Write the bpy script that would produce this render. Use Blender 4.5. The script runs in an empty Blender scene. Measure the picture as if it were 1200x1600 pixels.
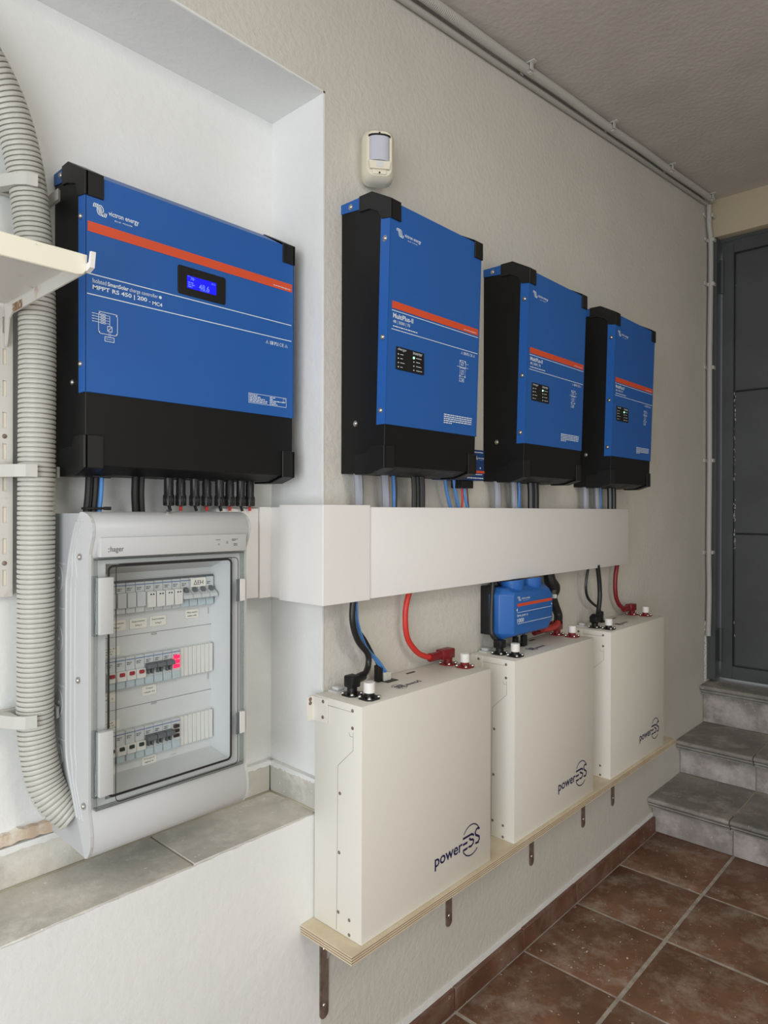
import bpy, bmesh, math, random
from mathutils import Vector, Matrix
random.seed(7)
S = bpy.context.scene
C = S.collection
# ---------------------------------------------------------------- camera
F_PX, YAW, PITCH, ROLL = 1064.23, 0.8263, -0.0024, 0.0028
cd = bpy.data.cameras.new('camera'); cam = bpy.data.objects.new('camera', cd); C.objects.link(cam)
cd.sensor_fit = 'VERTICAL'; cd.sensor_height = 32.0; cd.lens = F_PX * 32.0 / 1600.0
cd.clip_start = 0.02
fw = Vector((math.sin(YAW)*math.cos(PITCH), math.cos(YAW)*math.cos(PITCH), math.sin(PITCH)))
r0 = Vector((math.cos(YAW), -math.sin(YAW), 0)); u0 = r0.cross(fw)
rr = r0*math.cos(ROLL)+u0*math.sin(ROLL); uu = -r0*math.sin(ROLL)+u0*math.cos(ROLL)
M = Matrix((rr, uu, -fw)).transposed().to_4x4(); M.translation = Vector((0, -1.0568, 1.281))
cam.matrix_world = M
S.camera = cam
# ---------------------------------------------------------------- light
S.view_settings.view_transform = 'Standard'; S.view_settings.look = 'None'
S.view_settings.exposure = 0.0; S.view_settings.gamma = 1.0
S.view_settings.use_curve_mapping = False
w = bpy.data.worlds.new('world'); S.world = w; w.use_nodes = True
w.node_tree.nodes['Background'].inputs[0].default_value = (0.86, 0.92, 1.0, 1)
w.node_tree.nodes['Background'].inputs[1].default_value = 1.0
def area(name, loc, target, sx, sy, power, col):
    l = bpy.data.lights.new(name, 'AREA'); l.shape = 'RECTANGLE'; l.size = sx; l.size_y = sy
    l.energy = power; l.color = col
    o = bpy.data.objects.new(name, l); C.objects.link(o); o.location = loc
    o.rotation_euler = (Vector(target)-Vector(loc)).to_track_quat('-Z', 'Y').to_euler()
    return o
area('doorway_daylight', (-1.55, -1.50, 1.15), (1.5, -0.3, 0.9), 1.7, 2.0, 50, (0.91, 0.955, 1.0))
area('ceiling_lamp', (0.5, -1.9, 2.30), (0.7, -1.1, 0.0), 0.6, 0.6, 11, (1.0, 0.94, 0.84))
area('south_fill_light', (1.5, -2.52, 1.35), (1.9, 0.0, 1.3), 1.6, 1.3, 9, (1.0, 0.95, 0.88))  # added fill for the ceiling and far end; no window in this wall

# ---------------------------------------------------------------- materials
def srgb(h):
    h = h.lstrip('#'); c = [int(h[i:i+2], 16)/255 for i in (0, 2, 4)]
    return tuple(x/12.92 if x <= 0.04045 else ((x+0.055)/1.055)**2.4 for x in c)+(1,)
def mat(name, col, rough=0.5, metal=0.0, bump=None, mottle=None, emit=None, spec=None, coat=0):
    m = bpy.data.materials.new(name); m.use_nodes = True
    nt = m.node_tree; b = nt.nodes['Principled BSDF']; L = nt.links.new
    c = srgb(col) if isinstance(col, str) else tuple(col)+(1,)
    b.inputs['Base Color'].default_value = c
    b.inputs['Roughness'].default_value = rough; b.inputs['Metallic'].default_value = metal
    if spec is not None: b.inputs['Specular IOR Level'].default_value = spec
    if coat: b.inputs['Coat Weight'].default_value = coat
    tc = nt.nodes.new('ShaderNodeTexCoord')
    if mottle:                      # (scale, second colour, amount low, high)
        sc, c2, lo, hi = mottle
        n = nt.nodes.new('ShaderNodeTexNoise'); n.inputs['Scale'].default_value = sc
        n.inputs['Detail'].default_value = 6; n.inputs['Roughness'].default_value = 0.6
        L(tc.outputs['Object'], n.inputs['Vector'])
        r = nt.nodes.new('ShaderNodeMapRange'); r.inputs[1].default_value = lo; r.inputs[2].default_value = hi
        L(n.outputs['Fac'], r.inputs[0])
        x = nt.nodes.new('ShaderNodeMix'); x.data_type = 'RGBA'
        x.inputs[6].default_value = c; x.inputs[7].default_value = srgb(c2)
        L(r.outputs[0], x.inputs[0]); L(x.outputs[2], b.inputs['Base Color'])
    if bump:                        # list of (scale, strength, distance)
        prev = None
        for sc, st, di in bump:
            n = nt.nodes.new('ShaderNodeTexNoise'); n.inputs['Scale'].default_value = sc
            n.inputs['Detail'].default_value = 4
            L(tc.outputs['Object'], n.inputs['Vector'])
            bp = nt.nodes.new('ShaderNodeBump'); bp.inputs['Strength'].default_value = st
            bp.inputs['Distance'].default_value = di
            L(n.outputs['Fac'], bp.inputs['Height'])
            if prev: L(prev.outputs[0], bp.inputs['Normal'])
            prev = bp
        L(prev.outputs[0], b.inputs['Normal'])
    if emit:
        b.inputs['Emission Color'].default_value = srgb(emit[0]); b.inputs['Emission Strength'].default_value = emit[1]
    return m
PAINT_BEIGE = mat('beige_grey_wall_paint', '#d3d0c7', 0.85, bump=[(16, 0.3, 0.004), (70, 0.5, 0.004), (240, 0.3, 0.0015)], mottle=(2.2, '#cac7be', 0.35, 0.7))
PAINT_WHITE = mat('white_wall_paint', '#e9eae8', 0.8, bump=[(14, 0.3, 0.005), (60, 0.35, 0.003), (220, 0.2, 0.001)], mottle=(3.0, '#e2e4e2', 0.4, 0.7))
PAINT_CEIL = mat('grey_white_ceiling_paint', '#d2ccc5', 0.9, bump=[(60, 0.5, 0.004)], mottle=(3.0, '#c6c0ba', 0.4, 0.7))
CREAM_WALL = mat('cream_lintel_paint', '#c2b49a', 0.85, bump=[(60, 0.3, 0.002)])
PLASTER_RAW = mat('bare_plaster_strip', '#c9b29a', 0.9, mottle=(30, '#e2dccf', 0.42, 0.6), bump=[(60, 0.5, 0.003)])
GROUT = mat('floor_grout', '#bdb4a8', 0.9, mottle=(20, '#978d82', 0.4, 0.65))
STONE_GROUT = mat('stone_joint_mortar', '#b9b39f', 0.9, bump=[(90, 0.5, 0.002)])
def tile_mat(name, base, dark, haze, haze_lo, haze_hi, speck, rough, bumpst):
    m = bpy.data.materials.new(name); m.use_nodes = True; nt = m.node_tree; b = nt.nodes['Principled BSDF']; L = nt.links.new
    tc = nt.nodes.new('ShaderNodeTexCoord'); oi = nt.nodes.new('ShaderNodeObjectInfo')
    off = nt.nodes.new('ShaderNodeVectorMath'); off.operation = 'MULTIPLY_ADD'
    off.inputs[1].default_value = (1, 1, 1)
    cmb = nt.nodes.new('ShaderNodeCombineXYZ'); mu = nt.nodes.new('ShaderNodeMath'); mu.operation = 'MULTIPLY'; mu.inputs[1].default_value = 37
    L(oi.outputs['Random'], mu.inputs[0]); L(mu.outputs[0], cmb.inputs[0]); L(mu.outputs[0], cmb.inputs[2])
    L(tc.outputs['Object'], off.inputs[0]); L(cmb.outputs[0], off.inputs[2])
    def noise(sc, det, ro=0.6):
        n = nt.nodes.new('ShaderNodeTexNoise'); n.inputs['Scale'].default_value = sc; n.inputs['Detail'].default_value = det
        n.inputs['Roughness'].default_value = ro; L(off.outputs[0], n.inputs['Vector']); return n
    def rng(src, lo, hi):
        r = nt.nodes.new('ShaderNodeMapRange'); r.inputs[1].default_value = lo; r.inputs[2].default_value = hi; L(src, r.inputs[0]); return r
    def mix(f, a, c):
        x = nt.nodes.new('ShaderNodeMix'); x.data_type = 'RGBA'; L(f, x.inputs[0])
        if isinstance(a, tuple): x.inputs[6].default_value = a
        else: L(a, x.inputs[6])
        x.inputs[7].default_value = c; return x.outputs[2]
    n1 = noise(6, 8); c1 = mix(rng(n1.outputs['Fac'], 0.35, 0.68).outputs[0], srgb(base), srgb(dark))
    n2 = noise(9, 10, 0.7); c2 = mix(rng(n2.outputs['Fac'], haze_lo, haze_hi).outputs[0], c1, srgb(haze))
    n3 = noise(70, 3); c3 = mix(rng(n3.outputs['Fac'], 0.68, 0.71).outputs[0], c2, srgb(speck))
    L(c3, b.inputs['Base Color'])
    rg = rng(n2.outputs['Fac'], 0.3, 0.7); rg.inputs[3].default_value = rough; rg.inputs[4].default_value = min(1, rough+0.35); L(rg.outputs[0], b.inputs['Roughness'])
    bp = nt.nodes.new('ShaderNodeBump'); bp.inputs['Strength'].default_value = bumpst; bp.inputs['Distance'].default_value = 0.003
    L(noise(45, 5).outputs['Fac'], bp.inputs['Height']); L(bp.outputs[0], b.inputs['Normal'])
    return m
TERRA = tile_mat('terracotta_tile', '#8a644c', '#674c3a', '#b0a192', 0.48, 0.76, '#cfc3b6', 0.38, 0.25)
TERRA_SK = tile_mat('terracotta_skirting_tile', '#7a5342', '#573a2c', '#8d7c72', 0.46, 0.80, '#b0a298', 0.45, 0.3)
STONE_SILL = tile_mat('grey_stone_sill_tile', '#d2cec3', '#aeaca3', '#eae7de', 0.50, 0.72, '#eceae4', 0.55, 0.4)
STONE_STEP = tile_mat('dark_grey_step_tread', '#97938b', '#787570', '#bdb8b0', 0.48, 0.75, '#bdb8ae', 0.5, 0.4)
STONE_RISER = tile_mat('grey_violet_riser_stone', '#aaa39f', '#7f7976', '#cbc4c0', 0.44, 0.68, '#c9c3be', 0.6, 0.5)
BLUE = mat('blue_powder_coat', (0.019, 0.112, 0.40), 0.45, spec=0.35, bump=[(900, 0.08, 0.0005)])
BLUE2 = mat('blue_moulded_plastic', (0.021, 0.13, 0.44), 0.4)
BLUE_D = mat('deep_blue_plastic', (0.012, 0.055, 0.20), 0.45)
BLACK = mat('black_powder_coat', (0.0055, 0.0055, 0.006), 0.5, spec=0.3, bump=[(800, 0.1, 0.0005)])
CAPB = mat('black_moulded_plastic', (0.008, 0.008, 0.0085), 0.42, spec=0.4)
RUBBER = mat('black_cable_rubber', (0.013, 0.013, 0.014), 0.38)
CAB_BLUE = mat('blue_data_cable', '#5088c8', 0.4)
CAB_RED = mat('red_battery_cable', '#c8332c', 0.4)
CAB_DRED = mat('dark_red_plug_plastic', '#7c161d', 0.4)
CAB_GREY = mat('grey_cable_sheath', '#9b9da8', 0.45)
CAB_BROWN = mat('brown_wire', '#5a3322', 0.45)
ORANGE = mat('orange_stripe_print', '#d9512c', 0.5)
PRINT_W = mat('white_print', '#dfe9f2', 0.6)
PRINT_N = mat('navy_print', '#18194e', 0.5)
PRINT_G = mat('grey_print', '#5c5f62', 0.6)
PRINT_K = mat('black_print', '#26282a', 0.6)
STEEL = mat('zinc_plated_steel', '#c9c6bf', 0.28, 1.0)
STEEL_D = mat('dark_zinc_steel', '#8a7b70', 0.45, 0.35, mottle=(25, '#6a564a', 0.4, 0.65))
BATT = mat('warm_white_powder_coat', '#e2dfd5', 0.5, bump=[(700, 0.12, 0.0006)])
TRUNK = mat('white_pvc_trunking', '#eeedea', 0.38)
HGREY = mat('light_grey_moulded_plastic', '#c3c5c5', 0.38)
HGREY2 = mat('grey_inner_plastic', '#d0d2d2', 0.5)
HBASE = mat('grey_base_plastic', '#b4b6b8', 0.45)
MODW = mat('white_module_plastic', '#d9d9d5', 0.45)
MODG = mat('pale_grey_breaker_plastic', '#c6cacb', 0.45)
MODB = mat('pale_blue_terminal_plastic', '#b4c2c8', 0.45)
TOGG = mat('dark_grey_toggle_plastic', '#5f6468', 0.45)
REDT = mat('red_marker_plastic', '#a02830', 0.45)
GREENT = mat('dark_green_marker_plastic', '#26352e', 0.45)
STICK = mat('white_paper_sticker', '#e3e1d8', 0.7)
PIPE = mat('grey_corrugated_plastic', '#bcbbb2', 0.42)
PIPE_C = mat('pale_grey_conduit_plastic', '#b4b3ac', 0.5)
CLIP = mat('light_grey_clip_plastic', '#c2c2bb', 0.45)
SHELFW = mat('cream_painted_steel', '#e8e4d2', 0.4, mottle=(60, '#a18a70', 0.70, 0.78))
SHELFG = mat('aged_white_steel', '#cfcdc6', 0.5, mottle=(22, '#ac9c88', 0.60, 0.75))
RUST = mat('rust_patch', '#86654c', 0.8, mottle=(120, '#c4b9a6', 0.5, 0.65))
PLY = mat('birch_plywood_face', '#dccfb6', 0.6, mottle=(14, '#cdbd9f', 0.4, 0.7))
PLYD = mat('birch_plywood_cross_ply', '#96806a', 0.7)
DOORM = mat('charcoal_steel_paint', '#4d5052', 0.45, mottle=(4, '#434647', 0.35, 0.7), bump=[(300, 0.1, 0.0005)])
DOORS = mat('scuffed_paint_marks', '#b0b2b2', 0.6)
SENS = mat('cream_sensor_plastic', '#ddd7c2', 0.4)
SENSL = mat('milky_sensor_lens', '#bfc0cb', 0.3)
CAPW = mat('white_terminal_cap', '#e6e4e0', 0.45)
SEAM = mat('grey_seam_line', '#a5a299', 0.6)
SCREEN = mat('backlit_blue_screen', '#0808c0', 0.4, emit=('#0a0cff', 1.3))
SCRTXT = mat('backlit_screen_text', '#4a5cff', 0.4, emit=('#5468ff', 1.3))
LEDG = mat('lit_green_led', '#40ff80', 0.4, emit=('#80ffb0', 6))
LEDO = mat('unlit_led', '#d5d8d0', 0.4)
LEDP = mat('lit_pink_indicator', '#ff2050', 0.4, emit=('#ff1a50', 1.4))
LEDPC = mat('lit_pink_indicator_core', '#ff90b0', 0.4, emit=('#ff9ab4', 1.5))
BULB = mat('window_frame_white', '#d8d8d4', 0.5)
def glass_mat(name, tint, gloss, rough):
    m = bpy.data.materials.new(name); m.use_nodes = True; nt = m.node_tree; nt.nodes.clear(); L = nt.links.new
    o = nt.nodes.new('ShaderNodeOutputMaterial'); mx = nt.nodes.new('ShaderNodeMixShader')
    t = nt.nodes.new('ShaderNodeBsdfTransparent'); t.inputs[0].default_value = srgb(tint)
    g = nt.nodes.new('ShaderNodeBsdfGlossy'); g.inputs['Roughness'].default_value = rough
    fr = nt.nodes.new('ShaderNodeFresnel'); fr.inputs[0].default_value = 1.45
    ma = nt.nodes.new('ShaderNodeMath'); ma.operation = 'MULTIPLY'; ma.inputs[1].default_value = gloss; L(fr.outputs[0], ma.inputs[0])
    L(ma.outputs[0], mx.inputs[0]); L(t.outputs[0], mx.inputs[1]); L(g.outputs[0], mx.inputs[2]); L(mx.outputs[0], o.inputs[0])
    return m
CLEAR = glass_mat('clear_door_plastic', '#fafcfc', 0.5, 0.05)
CLEAR2 = glass_mat('clear_connector_plastic', '#f6f8f7', 0.7, 0.12)

# ---------------------------------------------------------------- mesh helpers
class MB:
    def __init__(s): s.v = []; s.f = []; s.sm = []
    def add(s, vs, fs, smooth=False):
        n = len(s.v); s.v += [tuple(p) for p in vs]
        for f in fs: s.f.append(tuple(i+n for i in f)); s.sm.append(smooth)
        return s
    def box(s, x0, x1, y0, y1, z0, z1):
        v = [(x, y, z) for x in (x0, x1) for y in (y0, y1) for z in (z0, z1)]
        return s.add(v, [(0, 1, 3, 2), (4, 6, 7, 5), (0, 4, 5, 1), (2, 3, 7, 6), (0, 2, 6, 4), (1, 5, 7, 3)])
    def rbox(s, x0, x1, y0, y1, z0, z1, r=0.002, seg=2):
        bm = bmesh.new(); bmesh.ops.create_cube(bm, size=1.0)
        for v in bm.verts: v.co = Vector(((x0+x1)/2+v.co.x*(x1-x0), (y0+y1)/2+v.co.y*(y1-y0), (z0+z1)/2+v.co.z*(z1-z0)))
        bmesh.ops.bevel(bm, geom=bm.edges[:], offset=r, segments=seg, profile=0.5, affect='EDGES')
        return s.bm(bm, True)
    def bm(s, bm, smooth=False):
        bm.verts.index_update(); s.add([v.co[:] for v in bm.verts], [[v.index for v in f.verts] for f in bm.faces], smooth); bm.free(); return s
    def prism(s, poly, axis, a, b, smooth=False):
        """poly: 2d points; axis 0 -> (y,z) extruded along x, 1 -> (x,z) along y, 2 -> (x,y) along z"""
        n = len(poly)
        def P(p, t): return ((t, p[0], p[1]), (p[0], t, p[1]), (p[0], p[1], t))[axis]
        v = [P(p, a) for p in poly]+[P(p, b) for p in poly]
        s.add(v, [tuple(range(n))[::-1], tuple(range(n, 2*n))])
        s.add(v, [(i, (i+1) % n, (i+1) % n+n, i+n) for i in range(n)], smooth)
        return s
    def rprism(s, poly, axis, a, b, r=0.0015, seg=1):
        t = MB().prism(poly, axis, a, b); bm = bmesh.new()
        vs = [bm.verts.new(p) for p in t.v]
        for f in t.f:
            try: bm.faces.new([vs[i] for i in f])
            except ValueError: pass
        bmesh.ops.remove_doubles(bm, verts=bm.verts[:], dist=1e-6)
        bmesh.ops.recalc_face_normals(bm, faces=bm.faces[:])
        bmesh.ops.bevel(bm, geom=bm.edges[:], offset=r, segments=seg, profile=0.5, affect='EDGES')
        return s.bm(bm)
    def tube(s, path, rad, n=10, caps=True):
        path = [Vector(p) for p in path]; m = len(path)
        R = rad if isinstance(rad, (list, tuple)) else [rad]*m
        T = [(path[min(i+1, m-1)]-path[max(i-1, 0)]).normalized() for i in range(m)]
        a = Vector((0, 0, 1)) if abs(T[0].z) < 0.9 else Vector((1, 0, 0))
        N = (a-T[0]*a.dot(T[0])).normalized(); vs = []
        for i in range(m):
            N = (N-T[i]*N.dot(T[i])).normalized(); B = T[i].cross(N)
            for k in range(n):
                t = 2*math.pi*k/n; vs.append(path[i]+(N*math.cos(t)+B*math.sin(t))*R[i])
        s.add(vs, [(i*n+k, i*n+(k+1) % n, (i+1)*n+(k+1) % n, (i+1)*n+k) for i in range(m-1) for k in range(n)], True)
        if caps: s.add(vs[:n]+vs[-n:], [tuple(range(n))[::-1], tuple(range(n, 2*n))])
        return s
    def cyl(s, p0, p1, r, n=14, r1=None): return s.tube([p0, p1], [r, r if r1 is None else r1], n)
    def dome(s, c, axis, r, h, n=12):
        c = Vector(c); ax = Vector(axis).normalized(); path = []; rad = []
        for i in range(5):
            t = i/4*math.pi/2; path.append(c+ax*h*math.sin(t)); rad.append(max(r*math.cos(t), r*0.02))
        return s.tube(path, rad, n)
def obj(name, mb, m, parent=None, loc=None):
    me = bpy.data.meshes.new(name)
    if isinstance(mb, MB):
        me.from_pydata(mb.v, [], mb.f); me.polygons.foreach_set('use_smooth', mb.sm)
        bm = bmesh.new(); bm.from_mesh(me); bmesh.ops.remove_doubles(bm, verts=bm.verts[:], dist=1e-6)
        bmesh.ops.recalc_face_normals(bm, faces=bm.faces[:])
        for e in bm.edges:
            if len(e.link_faces) == 2 and e.calc_face_angle(0) > 0.7: e.smooth = False
        bm.to_mesh(me); bm.free()
    me.materials.append(m); me.update()
    o = bpy.data.objects.new(name, me); C.objects.link(o)
    if parent is not None: o.parent = parent
    if loc is not None: o.location = loc
    return o
def flat(name, vs, fs, m, parent):
    me = bpy.data.meshes.new(name); me.from_pydata(vs, [], fs); me.materials.append(m); me.update()
    o = bpy.data.objects.new(name, me); C.objects.link(o); o.parent = parent; return o
def tag(o, label, cat, group=None):
    o['label'] = label; o['category'] = cat
    if group: o['group'] = group
    return o
def thing(name, label, cat, loc=(0, 0, 0), group=None):
    o = bpy.data.objects.new(name, None); C.objects.link(o); o.location = loc; o.empty_display_size = 0.05
    return tag(o, label, cat, group)
def struct(name, mb, m, parent=None):
    o = obj(name, mb, m, parent)
    if parent is None: o['kind'] = 'structure'
    return o
def dup(root, loc, label):
    def cp(o, p):
        c = o.copy(); C.objects.link(c); c.parent = p
        for ch in list(o.children): cp(ch, c)
        return c
    kids = list(root.children); r = root.copy(); C.objects.link(r); r.location = loc; r['label'] = label
    for k in kids: cp(k, r)
    return r
def smooth_path(pts, k=6):
    pts = [Vector(p) for p in pts]; out = []
    for i in range(len(pts)-1):
        p0 = pts[max(i-1, 0)]; p1 = pts[i]; p2 = pts[i+1]; p3 = pts[min(i+2, len(pts)-1)]
        for j in range(k):
            t = j/k
            out.append(0.5*((2*p1)+(-p0+p2)*t+(2*p0-5*p1+4*p2-p3)*t*t+(-p0+3*p1-3*p2+p3)*t**3))
    return out+[pts[-1]]
# ---- flat print: lettering, lines and symbols laid on a face
_tc = {}
def text_shape(s, bold=0.0):
    if (s, bold) in _tc: return _tc[(s, bold)]
    cu = bpy.data.curves.new('t', 'FONT'); cu.body = s; cu.size = 1.0; cu.offset = bold; cu.resolution_u = 3; cu.fill_mode = 'FRONT'
    o = bpy.data.objects.new('t', cu); C.objects.link(o)
    me = bpy.data.meshes.new_from_object(o.evaluated_get(bpy.context.evaluated_depsgraph_get()))
    vs = [(v.co.x, v.co.y) for v in me.vertices]; fs = [tuple(p.vertices) for p in me.polygons]
    bpy.data.objects.remove(o); bpy.data.curves.remove(cu); bpy.data.meshes.remove(me)
    _tc[(s, bold)] = (vs, fs); return vs, fs
class Print:
    def __init__(s): s.v = []; s.f = []
    def poly(s, pts):
        n = len(s.v); s.v += [tuple(p) for p in pts]; s.f.append(tuple(range(n, n+len(pts)))); return s
    def rect(s, a, b, c, d): return s.poly([(a, b), (c, b), (c, d), (a, d)])
    def frame(s, a, b, c, d, t): return s.rect(a, b, c, b+t).rect(a, d-t, c, d).rect(a, b+t, a+t, d-t).rect(c-t, b+t, c, d-t)
    def line(s, pts, t, closed=False):
        pts = [Vector(p) for p in pts]; m = len(pts); L = []; R = []
        for i in range(m):
            a = pts[(i-1) % m] if closed else pts[max(i-1, 0)]; b = pts[(i+1) % m] if closed else pts[min(i+1, m-1)]
            d = (b-a).normalized(); n = Vector((-d.y, d.x))*t/2; L.append(pts[i]+n); R.append(pts[i]-n)
        for i in range(m if closed else m-1):
            j = (i+1) % m; s.poly([R[i], R[j], L[j], L[i]])
        return s
    def arc(s, cx, cy, rx, ry, a0, a1, t, n=20):
        return s.line([(cx+rx*math.cos(math.radians(a0+(a1-a0)*i/n)), cy+ry*math.sin(math.radians(a0+(a1-a0)*i/n))) for i in range(n+1)], t)
    def disc(s, cx, cy, r, n=14): return s.poly([(cx+r*math.cos(2*math.pi*i/n), cy+r*math.sin(2*math.pi*i/n)) for i in range(n)])
    def text(s, t, a, b, c, d, bold=0.0):
        vs, fs = text_shape(t, bold)
        xs = [v[0] for v in vs]; ys = [v[1] for v in vs]; x0, x1, y0, y1 = min(xs), max(xs), min(ys), max(ys); n = len(s.v)
        s.v += [(a+(x-x0)/(x1-x0)*(c-a), b+(y-y0)/(y1-y0)*(d-b)) for x, y in vs]
        s.f += [tuple(i+n for i in f) for f in fs]; return s
    def logo(s, a, b, c, d):
        """wave mark (loops, ringed slash, loops) in the left quarter, two-line wordmark right of it"""
        w = (c-a)*0.29; h = d-b; t = h*0.045
        def q(x, y): return (a+x*w, b+h*0.10+y*h*0.98)
        for k in range(3):
            x0 = 0.02+k*0.12; s.line([q(x0, 0.60), q(x0+0.02, 0.80), q(x0+0.07, 0.92), q(x0+0.12, 0.90)], t*1.7)
            x0 = 0.98-k*0.12; s.line([q(x0, 0.34), q(x0-0.02, 0.14), q(x0-0.07, 0.02), q(x0-0.12, 0.04)], t*1.7)
        cx, cy = q(0.52, 0.47)
        s.arc(cx, cy, w*0.23, h*0.40, 0, 360, t*1.6)
        for k in (-1, 0, 1): s.line([q(0.44+k*0.10, 0.78), q(0.50+k*0.10, 0.47), q(0.60+k*0.10, 0.16)], t*1.5)
        s.text('victron energy', a+(c-a)*0.33, b+h*0.24, c, b+h*0.74, 0.012)
        s.text('BLUE  POWER', a+(c-a)*0.46, b+h*0.02, a+(c-a)*0.86, b+h*0.13, 0.01)
        return s
    def tinytext(s, rows, a, b, c, d, seed=1):
        """rows of unreadably small lettering drawn as rows of short dashes"""
        rnd = random.Random(seed); n = len(rows); h = (d-b)/n
        for i, fr in enumerate(rows):
            y1 = d-i*h-h*0.15; y0 = y1-h*0.5; x = a; e = a+(c-a)*fr
            while x < e:
                l = rnd.uniform(0.8, 2.6)*h; s.rect(x, y0, min(x+l, e), y1); x += l+h*0.35
        return s
    def icons(s, a, b, c, d, ip='IP21'):
        w = c-a; h = d-b; t = h*0.14
        def tri(x): s.line([(x, b+t/2), (x+w*0.13, b+t/2), (x+w*0.065, d)], t, True); s.rect(x+w*0.055, b+h*0.3, x+w*0.075, b+h*0.65)
        tri(a); s.frame(a+w*0.19, b, a+w*0.33, d, t); s.text('i', a+w*0.225, b+h*0.2, a+w*0.245, b+h*0.8); s.rect(a+w*0.27, b+h*0.25, a+w*0.31, b+h*0.75)
        s.text(ip, a+w*0.38, b, a+w*0.58, d, 0.01); s.text('C', a+w*0.63, b, a+w*0.71, d); s.text('E', a+w*0.74, b, a+w*0.82, d); tri(a+w*0.87); return s
    def put(s, name, m, parent, fn): return flat(name, [fn(u, v) for u, v in s.v], s.f, m, parent)
def rrect(a, b, c, d, r, n=4):
    out = []
    for cx, cy, a0 in ((c-r, d-r, 0), (a+r, d-r, 90), (a+r, b+r, 180), (c-r, b+r, 270)):
        for i in range(n+1):
            t = math.radians(a0+90*i/n); out.append((cx+r*math.cos(t), cy+r*math.sin(t)))
    return out
def screw_mb(c, axis, r=0.0045):
    c = Vector(c); ax = Vector(axis); mb = MB().cyl(c, c+ax*0.0012, r*1.25).dome(c+ax*0.0012, ax, r, r*0.7)
    return mb

# ================================================================= SETTING
XE, YS, XW, RD = 3.46, -2.55, -1.9, 0.168       # east door plane, opposite wall, west wall, alcove depth
AX0, AX1, AZ0, AZ1 = -0.9, 0.957, 0.655, 2.15     # alcove opening
def zc(x): return 2.366+0.11*max(x, 0)
T = 0.25
mb = MB()                                        # beige wall with the alcove opening
pts = [(XW-T, -0.3), (XE+T, -0.3), (XE+T, zc(XE)+0.12), (0, zc(0)+0.12), (XW-T, zc(0)+0.12)]
mb.prism([(AX1, -0.3), (XE+T, -0.3), (XE+T, zc(XE)+0.1), (AX1, zc(AX1)+0.1)], 1, 0, 0.45)
wn = struct('wall_north', mb, PAINT_BEIGE)
wu = struct('wall_north_upper', MB().prism([(XW-T, AZ1), (AX1, AZ1), (AX1, zc(AX1)+0.1), (0, zc(0)+0.1), (XW-T, zc(0)+0.1)], 1, 0, 0.45), PAINT_BEIGE)
mbs = MB().box(XW-T, AX1, 0, 0.45, -0.3, AZ0-0.03)      # white plaster: below the sill, alcove back and return
mb = MB(); rnd = random.Random(13); top = []; n = 150
for i in range(n+1): top.append((XW+i*(AX1-XW)/n, AZ0-0.0015+rnd.uniform(-.0018, .0012)))
mbs.prism([(XW, AZ0-0.03)]+top+[(AX1, AZ0-0.03)], 1, 0.0, 0.0045)
struct('wall_sill', mbs, PAINT_WHITE)
struct('wall_alcove_left', MB().box(XW-T, AX0, 0.0005, 0.45, AZ0-0.03, AZ1), PAINT_WHITE)
o = struct('wall_alcove', MB().box(AX0, AX1, RD, 0.45, AZ0-0.03, AZ1), PAINT_WHITE)
mb = MB().box(AX1-0.0015, AX1, 0.0, RD, AZ0-0.002, AZ1)
mb.rbox(AX1-0.0016, AX1+0.004, -0.0012, 0.01, AZ0, AZ1+0.004, 0.0005, 1)
obj('return_lining', mb, PAINT_WHITE, wn)
mb = MB().box(AX0, AX1, 0.0, RD, AZ1-0.0015, AZ1).rbox(AX0, AX1+0.004, -0.0012, 0.01, AZ1-0.001, AZ1+0.004, 0.0005, 1)
obj('soffit_lining', mb, PAINT_WHITE, wu)
# bare plaster line under the alcove wall, left of the board
mb = MB(); rnd = random.Random(3); n = 40; top = []; bot = []
for i in range(n+1):
    x = 0.05+i*(0.50-0.05)/n; top.append((x, 0.745+rnd.uniform(-.003, .003)+0.003*math.sin(i*.6))); bot.append((x, 0.728+rnd.uniform(-.002, .002)))
mb.prism(top+bot[::-1], 1, RD-0.0130, RD+0.002)
BARE = mb
struct('wall_south', MB().prism([(XW-T, -0.3), (XE+T, -0.3), (XE+T, zc(XE)+0.1), (0, zc(0)+0.1), (XW-T, zc(0)+0.1)], 1, YS-T, YS), PAINT_BEIGE)
mb = MB().box(XW-T, XW, YS, 0, -0.3, 0).box(XW-T, XW, YS, -2.45, 0, 2.5).box(XW-T, XW, -0.55, 0, 0, 2.5).box(XW-T, XW, -2.45, -0.55, 2.25, 2.5)
struct('wall_west', mb, PAINT_BEIGE)
mb = MB().prism([(XW-T, zc(0)), (0, zc(0)), (XE+T, zc(XE+T)), (XE+T, zc(XE+T)+0.2), (XW-T, zc(0)+0.2)], 1, YS-T, 0.0)
struct('ceiling', mb, PAINT_CEIL)
DY0, DY1, DZ0, DZ1 = -0.012, -1.05, 0.492, 2.575   # door opening in the east wall
mb = MB().box(XE, XE+T, YS, 0, -0.3, DZ0-0.02).box(XE, XE+T, YS, DY1, DZ0-0.02, 2.9).box(XE, XE+T, DY1, 0, DZ1, 2.9)
mb.box(XE-0.06, XE, YS, DY1-0.02, 0.45, 2.9)
struct('wall_east', mb, CREAM_WALL)
struct('trim_1', MB().rbox(XE-0.06, XE+0.02, DY1-0.02, 0.0, 2.566, 2.82, 0.002), CREAM_WALL)   # lintel beam over the door
mb = MB(); rnd = random.Random(31); L_ = []; R_ = []
for i in range(60):
    z = 0.485+i*0.28/59; R_.append((3.3925+rnd.uniform(-.0005, .001), z)); L_.append((3.372+rnd.uniform(-.006, .006), z))
mb.prism(L_+R_[::-1], 1, -0.003, 0.0)
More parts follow.
